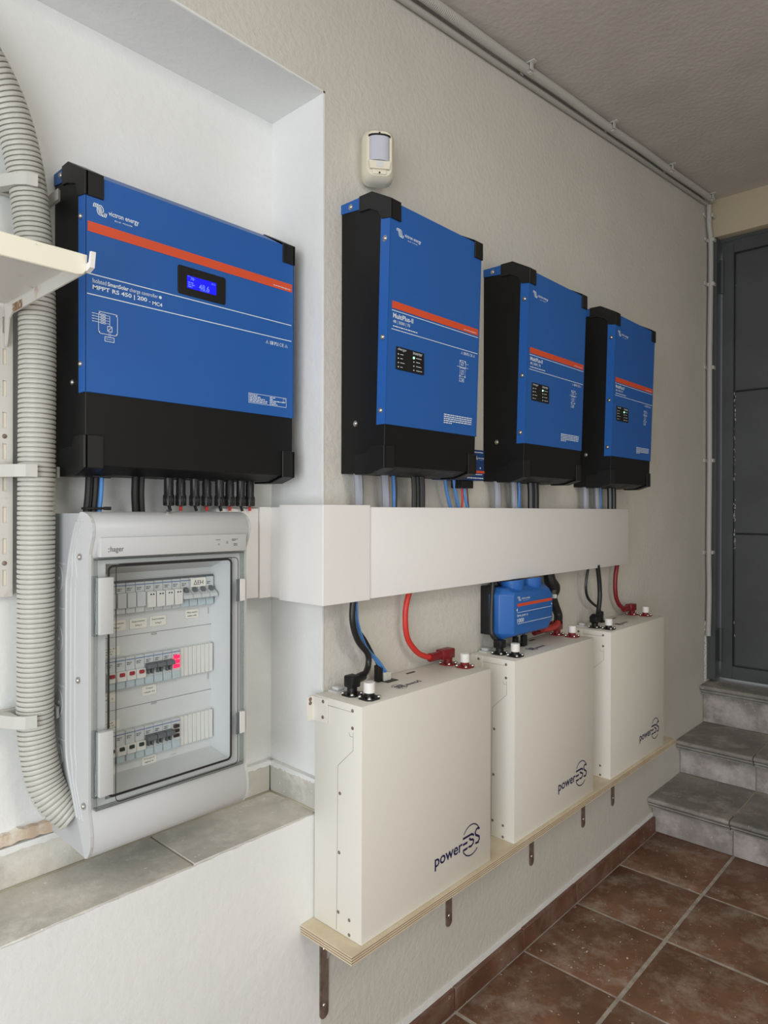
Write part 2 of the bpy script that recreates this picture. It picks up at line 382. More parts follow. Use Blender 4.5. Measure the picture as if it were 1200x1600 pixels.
struct('trim_4', mb, PAINT_WHITE)      # ragged plaster edge beside the door frame
# floor ---------------------------------------------------------
fl = struct('floor', MB().box(XW, 2.9, YS, 0.0, -0.2, -0.0012), GROUT)
tm = {}
JX, JY = 2.395, -0.0165
ys = [(-0.018, -0.296)]
y = -0.306
while y > YS: ys.append((y, max(y-0.325, YS))); y -= 0.334
xs = []
x = 2.73
xs.append((JX+0.004, 2.745)); x = JX
while x > XW: xs.append((max(x-0.3305+0.004, XW), x-0.004)); x -= 0.3305
for (xa, xb) in xs:
    for (yb, ya) in ys:
        j = [random.uniform(-.0015, .0015) for _ in range(3)]
        key = (round(xb-xa, 3), round(yb-ya, 3))
        if key not in tm:
            o = obj('tile', MB().rbox(-(xb-xa)/2, (xb-xa)/2, -(yb-ya)/2, (yb-ya)/2, -0.012, 0.0, 0.002, 2), TERRA, fl); tm[key] = o
        else:
            o = tm[key].copy(); C.objects.link(o)
        o.parent = fl; o.location = ((xa+xb)/2+j[0], (ya+yb)/2+j[1], j[2]*0.4)
        o.rotation_euler = (0, 0, random.choice([0, math.pi]))
# skirting -------------------------------------------------------
sk = struct('baseboard_north', MB().box(XW, 2.74, -0.011, 0.0, 0.0, 0.056), GROUT)
sx = 2.74; first = None
edges = [2.735, JX+0.002]
x = JX
while x > XW: x -= 0.3305; edges.append(max(x, XW))
for i in range(len(edges)-1):
    b_, a_ = edges[i]-0.0015, edges[i+1]+0.0015
    obj('tile', MB().rbox(a_, b_, -0.017+random.uniform(-.001, .001), -0.002, 0.0, 0.060+random.uniform(-.002, .002), 0.0015, 1), TERRA_SK, sk)
mb = MB(); rnd = random.Random(5); top = []; bot = []
for i in range(61):
    x = XW+i*(2.735-XW)/60; top.append((x, 0.073+rnd.uniform(-.003, .003))); bot.append((x, 0.057))
mb.prism(top+bot[::-1], 1, -0.006, 0.0)
obj('plaster_fillet', mb, PAINT_WHITE, sk)
# sill tiles -----------------------------------------------------
sill = struct('trim_2', MB().box(AX0, AX1, 0.004, RD, AZ0-0.03, AZ0-0.003), STONE_GROUT)
def sill_tile(a, b): obj('tile', MB().rbox(a, b, 0.0035, RD-0.012, AZ0-0.016, AZ0, 0.0015, 1), STONE_SILL, sill)
jx = [AX0, -0.32, 0.335, 0.657, 0.945]
jx = [AX0, -0.63, -0.31, 0.012, 0.334, 0.657, 0.946]
for a, b in zip(jx[:-1], jx[1:]): sill_tile(a+0.0018, b-0.0018)
for a, b in zip([AX0, -0.25, 0.38], [-0.25, 0.38, 0.945]):
    obj('upstand_tile', MB().rbox(a+0.001, b-0.001, RD-0.011, RD-0.0005, AZ0-0.003, 0.716+random.uniform(-.002, .002), 0.0012, 1), STONE_SILL, sill)
obj('upstand_tile', MB().rbox(AX1-0.012, AX1-0.0017, 0.002, RD-0.012, AZ0-0.003, 0.716, 0.0012, 1), STONE_SILL, sill)
obj('mortar_line', MB().tube([(AX0, RD-0.012, AZ0), (0.945, RD-0.012, AZ0)], 0.0032, 6).tube([(0.945, RD-0.012, AZ0), (0.945, 0.003, AZ0)], 0.0032, 6), STONE_GROUT, sill)
obj('bare_plaster_strip', BARE, PLASTER_RAW, sill)
mb = MB(); rnd = random.Random(21); n = 260; e_ = 0
bot = []
for i in range(n+1): e_ = 0.6*e_+rnd.uniform(-.002, .002); bot.append((AX0+i*(AX1-0.012-AX0)/n, 0.7130+e_))
mb.prism(bot+[(AX1-0.012, 0.724), (AX0, 0.724)], 1, RD-0.0122, RD-0.0003)
bot = [(0.001+i*0.155/30, 0.7135+rnd.uniform(-.003, .0015)) for i in range(31)]
mb.prism(bot+[(0.156, 0.723), (0.001, 0.721)], 0, AX1-0.0128, AX1-0.0018)
obj('paint_edge', mb, PAINT_WHITE, sill)
# stairs ---------------------------------------------------------
st = struct('trim_3', MB().box(2.7465, 3.10, YS, 0, -0.1, 0.1465).box(3.0545, XE, YS, 0, 0.1, 0.2985).box(3.3555, XE+0.1, YS, 0, 0.2, 0.4765), STONE_GROUT)
nose = [(0, 0), (0, -0.006), (-0.006, -0.012)]
def tread(x0, x1, z, ya, yb):
    # nosing profile in (x,z): rounded lip, cove, small bead
    P = [(x1, z-0.028), (x1, z), (x0+0.012, z), (x0+0.004, z-0.002), (x0, z-0.007), (x0, z-0.012), (x0+0.004, z-0.017),
         (x0+0.014, z-0.018), (x0+0.014, z-0.021), (x0+0.009, z-0.022), (x0+0.009, z-0.028), (x0+0.022, z-0.031), (x0+0.022, z-0.034),
         (x0+0.017, z-0.035), (x0+0.018, z-0.041), (x0+0.040, z-0.045), (x0+0.06, z-0.045), (x0+0.06, z-0.028)]
    obj('tread_tile', MB().prism(P, 1, ya, yb), STONE_STEP, st)
cuts = [0.0, -0.301, -0.635, -0.969, -1.303, -1.637, -1.971, -2.305, YS]
for (x0, x1, z) in ((2.688, 3.052, 0.148), (2.995, 3.352, 0.300), (3.296, XE+0.1, 0.478)):
    for a, b in zip(cuts[:-1], cuts[1:]):
        tread(x0+random.uniform(-.001, .001), x1, z+random.uniform(-.0008, .0008), b+0.002, a-0.002)
for (x, z0, z1) in ((2.738, 0.001, 0.106), (3.046, 0.149, 0.257), (3.347, 0.301, 0.436)):
    for a, b in zip(cuts[:-1], cuts[1:]):
        obj('riser_tile', MB().rbox(x, x+0.009, b+0.002, a-0.002, z0, z1, 0.001, 1), STONE_RISER, st)
# steel door -----------------------------------------------------
d = struct('door_1', MB().box(XE+0.004, XE+0.03, -0.90, -0.095, DZ0+0.065, 2.50), DOORM)     # back sheet of the leaf
mb = MB().rbox(XE-0.012, XE+0.06, DY1, DY0, 2.548, DZ1, 0.001, 1).rbox(XE-0.066, XE+0.06, -0.040, -0.0005, DZ0, 2.562, 0.001, 1).rbox(XE-0.012, XE+0.06, DY1, DY1+0.035, DZ0, DZ1, 0.001, 1)
obj('door_frame', mb, DOORM, d)
mb = MB().rbox(XE-0.018, XE+0.03, -0.100, -0.050, DZ0+0.005, 2.540, 0.0015, 1).rbox(XE-0.018, XE+0.03, -1.01, -0.955, DZ0+0.005, 2.540, 0.0015, 1)
mb.rbox(XE-0.018, XE+0.03, -0.956, -0.099, 2.488, 2.540, 0.0015, 1).rbox(XE-0.018, XE+0.03, -0.956, -0.099, DZ0+0.005, DZ0+0.065, 0.0015, 1)
obj('leaf_frame', mb, DOORM, d)
zz = [DZ0+0.066, 1.176, 1.842, 2.487]
for a, b in zip(zz[:-1], zz[1:]):
    obj('panel', MB().rbox(XE-0.002, XE+0.006, -0.953, -0.102, a+0.003, b-0.003, 0.0015, 1), DOORM, d)
obj('weld_bead', MB().tube([(XE-0.003, -0.955, 1.176), (XE-0.003, -0.1, 1.176)], 0.003, 6).tube([(XE-0.003, -0.955, 1.842), (XE-0.003, -0.1, 1.842)], 0.003, 6).tube([(XE-0.003, -0.1035, 0.56), (XE-0.003, -0.1035, 2.486)], 0.003, 6), DOORM, d)
for z in (2.39, 0.66):
    obj('hinge', MB().cyl((XE-0.024, -0.050, z-0.085), (XE-0.024, -0.050, z+0.07), 0.0095, 12), DOORM, d)
mb = MB(); rnd = random.Random(9)
for _ in range(60):
    z = rnd.choice([rnd.uniform(1.15, 1.8), rnd.uniform(1.1, 1.3), rnd.uniform(0.6, 2.45), rnd.uniform(1.55, 1.83)])
    y = -0.104+rnd.uniform(-.004, .003); mb.box(XE-0.0068, XE-0.0055, y-0.001, y+0.0015, z, z+rnd.uniform(.002, .014))
obj('scuff_marks', mb, DOORS, d)
obj('door_handle', MB().rbox(XE-0.022, XE-0.017, -1.0, -0.965, 1.38, 1.56, 0.001, 1).cyl((XE-0.02, -0.983, 1.50), (XE-0.07, -0.983, 1.50), 0.008).cyl((XE-0.07, -0.983, 1.50), (XE-0.07, -0.87, 1.50), 0.008), STEEL, d)

# ================================================================= POWER UNITS
def unit(name, label, loc, W, Hf, Hp, D, tap, yp, bb, cap_hi, cap_lo, group=None):
    """wall unit; local origin at back left bottom. Returns root and front mapping"""
    r = thing(name, label, 'power unit' if 'inverter' in name else 'solar charger', loc, group)
    def yf(z): return -(D-tap*(1-z/Hf))
    prof = [(0, -0.010), (yf(0)+0.038, -0.010), (yf(0), 0.002), (yf(Hf), Hf), (yp, Hp), (0, Hp)]
    obj('housing', MB().rprism(prof, 0, 0.0015, W-0.0015, 0.001), BLACK, r)
    e = 0.0016
    # blue sheet cover: front, folded sides and sloped top
    t = MB()
    fr = [(yf(bb)+0.001, bb), (yf(bb)-e, bb), (yf(Hf)-e, Hf+0.001), (yp-e*0.5, Hp+e), (-0.001, Hp+e), (-0.001, Hp), (yp, Hp), (yf(Hf)+0.001, Hf-0.001)]
    t.rprism(fr, 0, 0.0, W, 0.0007, 2)
    for xa, xb in ((-0.0002, 0.0016), (W-0.0016, W+0.0002)):
        t.prism([(yf(bb)-e, bb), (yf(bb)+0.022, bb), (yf(Hf)+0.024, Hf+0.004), (yf(Hf)-e, Hf+0.001)], 0, xa, xb)
        t.prism([(0, Hp+e), (0, Hp-0.018), (yp, Hp-0.026), (yf(Hf), Hf-0.02), (yf(Hf)-e, Hf+0.001), (yp, Hp+e)], 0, xa, xb)
    obj('cover', t, BLUE, r)
    # corner caps
    def cap(x_side, sgn, zt, top):
        o = 0.0032; f = yf(Hf if top else 0)-o-0.0008
        if top: poly = [(yp*0.62, Hp+o), (yp-0.002, Hp+o), (f, Hf+0.005), (f, Hf-cap_hi), (f+0.026, Hf-cap_hi+0.004), (f+0.036, Hp-0.043), (yp+0.004, Hp-0.031), (yp*0.62, Hp-0.029)]
        else: poly = [(yp*0.5, cap_lo*0.62), (yf(0)+0.044, cap_lo*0.7), (yf(0)+0.034, cap_lo), (f, cap_lo), (f, -0.0015), (f+0.04, -0.0135), (yp*0.5, -0.0135)]
        m_ = MB()
        xa = x_side-sgn*0.0022; xb = x_side+sgn*0.004
        m_.rprism(poly, 0, min(xa, xb), max(xa, xb), 0.0008)
        xc = x_side+sgn*0.030
        if top: m_.rprism([(f, Hf+0.005), (f, Hf-cap_hi), (f+0.003, Hf-cap_hi), (f+0.003, Hf+0.004), (yp+0.001, Hp+0.0016), (yp*0.62, Hp+0.0016), (yp*0.62, Hp+o), (yp-0.002, Hp+o)], 0, min(x_side, xc), max(x_side, xc), 0.0008)
        else: m_.rprism([(f, -0.0015), (f, cap_lo), (f+0.003, cap_lo), (f+0.003, 0.001), (f+0.04, -0.0105), (yp*0.5, -0.0105), (yp*0.5, -0.0135), (f+0.04, -0.0135)], 0, min(x_side, xc), max(x_side, xc), 0.0008)
        return m_
    for top in (True, False):
        for xs_, sg in ((0.0, 1), (W, -1)): obj('corner_cap', cap(xs_, sg, 0, top), CAPB, r)
    fn = lambda u, v: (u, yf(v)-e-0.0005, v)
    fn2 = lambda u, v: (u, yf(v)-e-0.0026, v)
    return r, yf, fn, fn2

# --- solar charge controller in the alcove
r, yf, fn, fn2 = unit('charge_controller', 'wide blue and black solar charge controller with a lit blue display, mounted in the alcove', (0.4814, RD, 1.3503),
                      0.434, 0.4735, 0.510, 0.1225, 0.0, -0.060, 0.1215, 0.0345, 0.052)
Print().rect(0.0038, 0.3818, 0.4289, 0.3983).put('orange_stripe', ORANGE, r, fn)
p = Print().logo(0.0125, 0.4100, 0.0915, 0.4300)
p.rect(0.003, 0.3126, 0.4274, 0.3142).rect(0.003, 0.2798, 0.4274, 0.2814)
p.text('Isolated', 0.0120, 0.3003, 0.0350, 0.3076).text('SmartSolar', 0.0372, 0.3003, 0.0735, 0.3072, 0.022).text('charge controller', 0.0752, 0.2985, 0.1270, 0.3068)
p.disc(0.1318, 0.3032, 0.0027)
p.text('MPPT RS 450 | 200', 0.0120, 0.2878, 0.1070, 0.2968, 0.022).text('-', 0.1105, 0.2905, 0.1130, 0.2916, 0.03).text('MC4', 0.1168, 0.2872, 0.1356, 0.2936, 0.022)
t = 0.0009
p.frame(0.0215, 0.2196, 0.0544, 0.2560, t)
for a, b in ((0.0215, 0.2525), (0.0515, 0.2520), (0.0215, 0.2196), (0.0515, 0.2196)): p.rect(a, b, a+0.0028, b+0.0038)
for k in range(4):
    z = 0.2508-k*0.0043; p.frame(0.0254, z-0.0017, 0.0335, z+0.0017, 0.0007).line([(0.0265, z-0.001), (0.0322, z+0.001)], 0.0006)
    p.rect(0.0110, z-0.0005, 0.0145, z+0.0005).rect(0.0163, z-0.0005, 0.0254, z+0.0003).rect(0.0335, z-0.0003, 0.0408, z+0.0003).text('PV', 0.0146, z-0.0010, 0.0162, z+0.001)
p.rect(0.0404, 0.2340, 0.0412, 0.2512).frame(0.0366, 0.2251, 0.0452, 0.2342, t).line([(0.0372, 0.2257), (0.0446, 0.2336)], t)
p.rect(0.0392, 0.2164, 0.0397, 0.2251).rect(0.0420, 0.2164, 0.0425, 0.2251).frame(0.0322, 0.2083, 0.0487, 0.2164, t).text('Battery', 0.0350, 0.2112, 0.0460, 0.2136)
p.icons(0.3617, 0.2650, 0.4175, 0.2716)
p.frame(0.3202, 0.1415, 0.4148, 0.1608, 0.0008).tinytext([0.45, 0.6, 0.85, 1.0, 1.0], 0.3225, 0.1430, 0.3660, 0.1590, 4).tinytext([0.35, 0.2, 1.0, 0.4, 0.5], 0.3720, 0.1425, 0.4110, 0.1590, 5).frame(0.4060, 0.1520, 0.4128, 0.1590, 0.0006)
p.put('lettering', PRINT_W, r, fn)
pw = Print().text('www.victronenergy.com', 0.3800, 0.3845, 0.4240, 0.3885, 0.01); pw.put('web_address', PRINT_W, r, lambda u, v: (u, fn(u, v)[1]-0.0003, v))
dsp = obj('display', MB().rprism(rrect(0.1653, 0.3195, 0.2665, 0.3710, 0.0045), 1, yf(0.345)-0.0030, yf(0.345)-0.0005, 0.0005), CAPB, r)
Print().rect(0.1837, 0.3330, 0.2449, 0.3556).put('screen', SCREEN, dsp, lambda u, v: (u, yf(0.345)-0.0034, v))
p = Print().text('MPPT 1', 0.1845, 0.3530, 0.1900, 0.3552).text('78', 0.1905, 0.3482, 0.1975, 0.3535, 0.01).text('V', 0.198, 0.350, 0.2, 0.353)
p.tinytext([0.8, 1, 0.7], 0.1855, 0.3340, 0.1990, 0.3450, 3).text('48.6', 0.2080, 0.3350, 0.2300, 0.3455, 0.01).text('PV A', 0.2350, 0.3500, 0.2425, 0.3535, 0.02).tinytext([1.0], 0.21, 0.3333, 0.23, 0.3343, 9)
p.put('screen_readout', SCRTXT, dsp, lambda u, v: (u, yf(0.345)-0.0037, v))
for c_ in ((-0.0002, -0.109, 0.408), (-0.0002, -0.109, 0.168), (-0.0002, -0.030, 0.500), (0.0014, -0.074, 0.1425)):
    obj('screw', screw_mb(c_, (-1, 0, 0), 0.0042), STEEL, r)

# --- three inverters
INV = []
def inverter(loc, label):
    r, yf, fn, fn2 = unit('inverter', label, loc, 0.318, 0.531, 0.562, 0.1415, 0.0171, -0.090, 0.0865, 0.034, 0.044, 'inverter chargers on the wall')
    Print().rect(0.0118, 0.3212, 0.3125, 0.3358).put('orange_stripe', ORANGE, r, fn)
    p = Print().logo(0.0190, 0.4655, 0.0965, 0.4830)
    p.rect(0.0116, 0.3163, 0.3125, 0.3177).rect(0.0116, 0.2786, 0.3125, 0.2800)
    p.text('MultiPlus-II', 0.0155, 0.3022, 0.0784, 0.3122, 0.018).text('48 | 5000 | 70', 0.0160, 0.2905, 0.0686, 0.2985, 0.004)
    p.tinytext([1.0], 0.0160, 0.2835, 0.0930, 0.2875, 8)
    p.icons(0.2480, 0.2685, 0.3025, 0.2745)
    t = 0.0009
    p.frame(0.2442, 0.2380, 0.2677, 0.2545, t).rect(0.2340, 0.2388, 0.2780, 0.2396).rect(0.2677, 0.2478, 0.2780, 0.2485)
    p.frame(0.2455, 0.2180, 0.2665, 0.2375, t*0.8).frame(0.2442, 0.2060, 0.2620, 0.2140, t)
    for a, b in ((0.2442, 0.2505), (0.2640, 0.2505), (0.2442, 0.2165), (0.2640, 0.2165)): p.rect(a, b, a+0.0036, b+0.0040)
    p.frame(0.2500, 0.2430, 0.2590, 0.2510, t).line([(0.2505, 0.2435), (0.2585, 0.2505)], t).line([(0.2500, 0.2200), (0.2600, 0.2340)], t).frame(0.2505, 0.2230, 0.2600, 0.2320, t)
    p.rect(0.2475, 0.2088, 0.2510, 0.2096).rect(0.2540, 0.2088, 0.2590, 0.2112)
    p.tinytext([1.0, 0.99, 1.0, 0.98, 0.28], 0.1915, 0.1055, 0.2980, 0.1280, 6)
    p.put('lettering', PRINT_W, r, fn)
    Print().text('www.victronenergy.com', 0.2560, 0.3238, 0.3045, 0.3275, 0.01).put('web_address', PRINT_W, r, lambda u, v: (u, fn(u, v)[1]-0.0003, v))
    pn = obj('indicator_panel', MB().rprism([(u, v) for u, v in rrect(0.0268, 0.2005, 0.1170, 0.2470, 0.002)], 1, yf(0.223)-0.0032, yf(0.223)-0.001, 0.0004), CAPB, r)
    q = lambda u, v: (u, yf(0.223)-0.0036, v)
    Print().text('charger', 0.0317, 0.2385, 0.0590, 0.2452).text('inverter', 0.0800, 0.2385, 0.1100, 0.2452).tinytext([0.6], 0.0395, 0.2305, 0.055, 0.2330, 1).tinytext([0.5], 0.0395, 0.222, 0.055, 0.2245, 2).tinytext([0.9], 0.0395, 0.2133, 0.055, 0.2158, 3).tinytext([0.5], 0.0395, 0.2045, 0.055, 0.2070, 4) \
        .tinytext([0.9], 0.090, 0.2305, 0.109, 0.2330, 5).tinytext([0.7], 0.090, 0.222, 0.109, 0.2245, 6).tinytext([0.9], 0.090, 0.2133, 0.109, 0.2158, 7).tinytext([1.0], 0.090, 0.2045, 0.109, 0.2070, 8).put('panel_lettering', PRINT_W, pn, q)
    for u in (0.0337, 0.0828):
        for v in (0.2318, 0.2232, 0.2145, 0.2058):
            on = u > 0.05 and v > 0.23
            o = obj('led', MB().dome((u, yf(0.223)-0.003, v), (0, -1, 0), 0.0026 if on else 0.0016, 0.0012), LEDG if on else LEDO, pn)
            if on: o['label'] = 'lit green led'
    for c_ in ((-0.0002, yf(0.45)+0.0105, 0.459), (-0.0002, yf(0.25)+0.0105, 0.262), (-0.0002, yf(0.1)+0.0105, 0.1145), (-0.0002, -0.030, 0.551), (0.0014, -0.044, 0.094)):
        obj('screw', screw_mb(c_, (-1, 0, 0), 0.0048), STEEL, r)
    for a in (0.055, 0.185):
        v_ = MB()
        for k in range(9): v_.prism([(-0.116, -0.0009), (-0.092, -0.0092), (-0.0917, -0.0080), (-0.1157, 0.0003)], 0, a+k*0.0085, a+k*0.0085+0.0050)
        g_ = obj('vent_grille', v_, RUBBER, r); g_['kind'] = 'stuff'
    return r
inv = inverter((1.0090, 0, 1.3687), 'blue and black inverter charger right under the motion detector, largest in view of the three')
dup(inv, (1.5425, 0, 1.3700), 'blue and black inverter charger in the middle of the three on the wall')
dup(inv, (2.0620, 0, 1.3684), 'blue and black inverter charger furthest along the wall, nearest the steel door')

# --- small blue monitoring module beside the first inverter
r = thing('control_module', 'small dark blue control module low down between the first two inverters', 'control module', (1.318, 0, 1.357))
obj('module_body', MB().rbox(0, 0.141, -0.062, -0.001, 0, 0.078, 0.002), BLUE_D, r)
fm = lambda u, v: (u, -0.0625, v)
Print().rect(0.0, 0.019, 0.141, 0.025).put('orange_stripe', ORANGE, r, fm)
Print().logo(0.10, 0.052, 0.138, 0.062).tinytext([1.0], 0.09, 0.069, 0.135, 0.073, 3).tinytext([0.9], 0.06, 0.013, 0.138, 0.017, 5).tinytext([1.0], 0.02, 0.003, 0.135, 0.008, 7).rect(0.120, 0.030, 0.124, 0.034).put('lettering', PRINT_W, r, fm)
obj('terminal_plug', MB().rbox(0.055, 0.103, -0.055, -0.02, -0.020, 0.001, 0.001), CAPB, r)

# ================================================================= CABLE TRUNKING
TZ0, TZ1 = 1.094, 1.288
r = thing('cable_trunking', 'white cable trunking wrapping the alcove corner and running under the inverters', 'trunking', (0.905, 0, TZ0))
def L3(mb_, dx=0.905, dz=TZ0):
    mb_.v = [(a-dx, b, c-dz) for a, b, c in mb_.v]; return mb_
obj('lid', L3(MB().rbox(1.030, 2.360, -0.060, -0.0005, TZ0, TZ1, 0.0015)), TRUNK, r)
obj('outer_corner_cover', L3(MB().rprism([(0.9025, -0.0625), (1.037, -0.0625), (1.037, -0.0005), (0.9585, -0.0005), (0.9555, 0.074), (0.9025, 0.074)], 2, TZ0-0.002, TZ1+0.004, 0.0012, 2)), TRUNK, r)
obj('return_lid', L3(MB().rbox(0.9055, 0.955, 0.070, 0.1665, TZ0+0.0015, TZ1-0.001, 0.001)), TRUNK, r)
obj('inner_corner_cover', L3(MB().rbox(0.877, 0.9065, 0.106, 0.1665, TZ0+0.001, TZ1-0.0005, 0.001)), TRUNK, r)
obj('alcove_lid', L3(MB().rbox(0.773, 0.8745, 0.108, 0.1665, TZ0+0.003, TZ1-0.004, 0.001)), TRUNK, r)

# ================================================================= BATTERIES
BX = (0.9347, 1.4825, 2.0415); BZ = 0.4412; BW, BH, BD = 0.442, 0.461, 0.1392
def battery(loc, label):
    r = thing('battery', label, 'battery', loc, 'wall batteries on the plywood shelf')
    obj('case', MB().rbox(0, BW, -BD, -0.003, 0, BH, 0.0016, 2), BATT, r)
    mb = MB()
    def groove(path):
        for a, b in zip(path[:-1], path[1:]): mb.tube([(-0.0002, a[0], a[1]), (-0.0002, b[0], b[1])], 0.0005, 4)
    groove([(-0.044, 0.446), (-0.112, 0.446)]); groove([(-0.116, 0.407), (-0.116, 0.372), (-0.073, 0.332), (-0.070, 0.004)])
    groove([(-0.1045, 0.405), (-0.1075, 0.398), (-0.116, 0.398)])
    obj('panel_seam', mb, SEAM, r)
    for y, z in ((-0.114, 0.449), (-0.114, 0.415), (-0.079, 0.278), (-0.077, 0.160), (-0.075, 0.041), (-0.106, 0.037), (-0.106, 0.008)):
        o = obj('screw', MB().dome((-0.0001, y, z), (-1, 0, 0), 0.0036, 0.0018, 8), STEEL_D, r)
    # logo: the word, two slanted bars and the double S in a broken ring
    p = Print(); p.text('power', 0.2262, 0.0560, 0.3275, 0.0822, 0.014)
    sh = lambda x, z: (x, z)
    for z, x1 in ((0.0880, 0.3460), (0.0745, 0.3465), (0.0612, 0.3465)):
        if z > 0.08: x1 = 0.3640
        p.poly([(0.3292, z), (x1, z), (x1+0.002, z+0.0050), (0.3294, z+0.0050)])
    p.line([(0.3620, 0.0905), (0.3690, 0.0880), (0.3722, 0.0842)], 0.0048)
    p.line([(0.3540, 0.0838), (0.3590, 0.0790), (0.3670, 0.0770), (0.3715, 0.0735), (0.3700, 0.0672), (0.3620, 0.0632), (0.3510, 0.0650)], 0.0050)
    p.line([(0.3950, 0.0925), (0.3900, 0.0965), (0.3820, 0.0950), (0.3775, 0.0890), (0.3800, 0.0825), (0.3870, 0.0790), (0.3935, 0.0750), (0.3945, 0.0680), (0.3880, 0.0630), (0.3780, 0.0640)], 0.0050)
    p.arc(0.3620, 0.0780, 0.0355, 0.0350, 26, 144, 0.0026).arc(0.3620, 0.0780, 0.0360, 0.0350, 208, 312, 0.0028)
    p.put('logo', PRINT_N, r, lambda u, v: (u, -BD-0.0006, v))
    Print().tinytext([1.0], 0.3830, 0.0590, 0.3945, 0.0625, 3).put('fine_print', PRINT_G, r, lambda u, v: (u, -BD-0.0006, v))
    p = Print().text('power', 0.00, 0.000, 0.052, 0.016, 0.006).text('ESS', 0.055, 0.000, 0.080, 0.018, 0.03).arc(0.068, 0.009, 0.017, 0.016, 20, 160, 0.0014).arc(0.068, 0.009, 0.017, 0.016, 200, 340, 0.0014)
    p.put('top_logo', PRINT_N, r, lambda u, v: (0.232-u, -0.088-v+0.006, BH+0.0006))
    tt = BH
    def term(x, y, dark, plug):
        m_ = CAPB if dark else CAB_DRED
        t_ = obj('terminal', MB().prism([(x-0.019, y-0.011), (x-0.011, y-0.019), (x+0.011, y-0.019), (x+0.019, y-0.011), (x+0.019, y+0.011), (x+0.011, y+0.019), (x-0.011, y+0.019), (x-0.019, y+0.011)], 2, tt, tt+0.004).cyl((x, y, tt+0.004), (x, y, tt+0.016), 0.0105), m_, r)
        sc = MB()
        for a, b in ((-1, -1), (1, -1), (1, 1), (-1, 1)): sc.dome((x+a*0.0135, y+b*0.0135, tt+0.004), (0, 0, 1), 0.0042, 0.0042, 8)
        obj('screw_heads', sc, STEEL, t_)
        if not plug: obj('terminal_cap', MB().cyl((x, y, tt+0.013), (x, y, tt+0.033), 0.0118, 18).cyl((x, y, tt+0.033), (x, y, tt+0.0337), 0.0118, 18, 0.0105), CAPW, t_)
    term(0.049, -0.063, True, True); term(0.053, -0.108, True, False)
    term(0.408, -0.036, False, True); term(0.410, -0.085, False, False)
    obj('breather_valve', MB().box(0.035, 0.068, -0.032, -0.006, tt, tt+0.003).rbox(0.041, 0.062, -0.028, -0.010, tt+0.003, tt+0.010, 0.002), HGREY2, r)
    obj('port_slot', MB().box(0.170, 0.205, -0.052, -0.024, tt+0.0001, tt+0.0012), CAPB, r); obj('port_slot', MB().box(0.262, 0.290, -0.030, -0.024, tt, tt+0.0009), CAPB, r)
    br = MB().rbox(-0.0030, -0.0004, -0.044, 0.002, 0.408, 0.458, 0.0006, 1)
    br.rbox(-0.018, -0.0004, -0.0008, 0.0018, 0.408, 0.458, 0.0006, 1)
    bo = obj('wall_bracket', br, BATT, r)
    for y, z in ((-0.032, 0.452), (-0.031, 0.420)): obj('screw', MB().dome((-0.003, y, z), (-1, 0, 0), 0.0038, 0.002, 8), STEEL_D, bo)
    for z in (0.452, 0.444): obj('screw', MB().dome((-0.010, -0.0008, z), (0, -1, 0), 0.0042, 0.002, 8), STEEL_D, bo)
    return r
bt = battery((BX[0], 0, BZ), 'white slab battery standing at the alcove end of the plywood shelf')
dup(bt, (BX[1], 0, BZ), 'white slab battery in the middle of the shelf, under the small blue busbar box')
dup(bt, (BX[2], 0, BZ), 'white slab battery at the step end of the plywood shelf')

# --- shelf and its steel angle brackets
r = thing('battery_shelf', 'long narrow plywood shelf carrying the three white batteries', 'shelf', (0.90, 0, 0.424))
PL = 1.68; n = 7; th = 0.0170/n
for k in range(n):
    e_ = 0.0 if k % 2 == 0 else 0.0006
    obj('ply', MB().box(e_, PL-e_, -0.148+e_, -0.001, k*th, (k+1)*th), PLY if k % 2 == 0 else PLYD, r)
brackets = [(0.952, 'steel angle bracket under the alcove end of the plywood shelf, longest seen'), None, None, None, None]
b0 = thing('angle_bracket', 'steel angle bracket under the near end of the plywood shelf, left of its first battery', 'bracket', (0.952, 0, 0.424), 'steel brackets under the battery shelf')
mb = MB().prism([(0, -0.001), (0, -0.195)]+[(0.0115+0.0115*math.cos(t), -0.195+0.0115*math.sin(t)) for t in [math.pi+math.pi*i/8 for i in range(1, 9)]]+[(0.023, -0.001)], 1, -0.0035, -0.0006)
obj('wall_arm', mb, STEEL_D, b0)
obj('shelf_arm', MB().box(0, 0.023, -0.125, -0.0036, -0.0035, -0.0008), STEEL_D, b0)
obj('gusset', MB().prism([(-0.0036, -0.004), (-0.060, -0.004), (-0.0036, -0.085)], 0, 0.019, 0.0215), mat('galvanised_gusset', '#b0aca4', 0.45, 0.3), b0)
obj('screw', MB().dome((0.0115, -0.0036, -0.178), (0, -1, 0), 0.0050, 0.003), STEEL, b0)
obj('screw', MB().dome((0.0115, -0.0036, -0.060), (0, -1, 0), 0.0050, 0.003), STEEL, b0)
for x, lab in ((1.382, 'second steel angle bracket from the left, under the first gap between the batteries'), (1.79, 'steel angle bracket under the middle battery'),
               (2.125, 'steel angle bracket under the left half of the battery nearest the steps'), (2.355, 'steel angle bracket under the right half of the battery nearest the steps')):
    dup(b0, (x, 0, 0.424), lab)

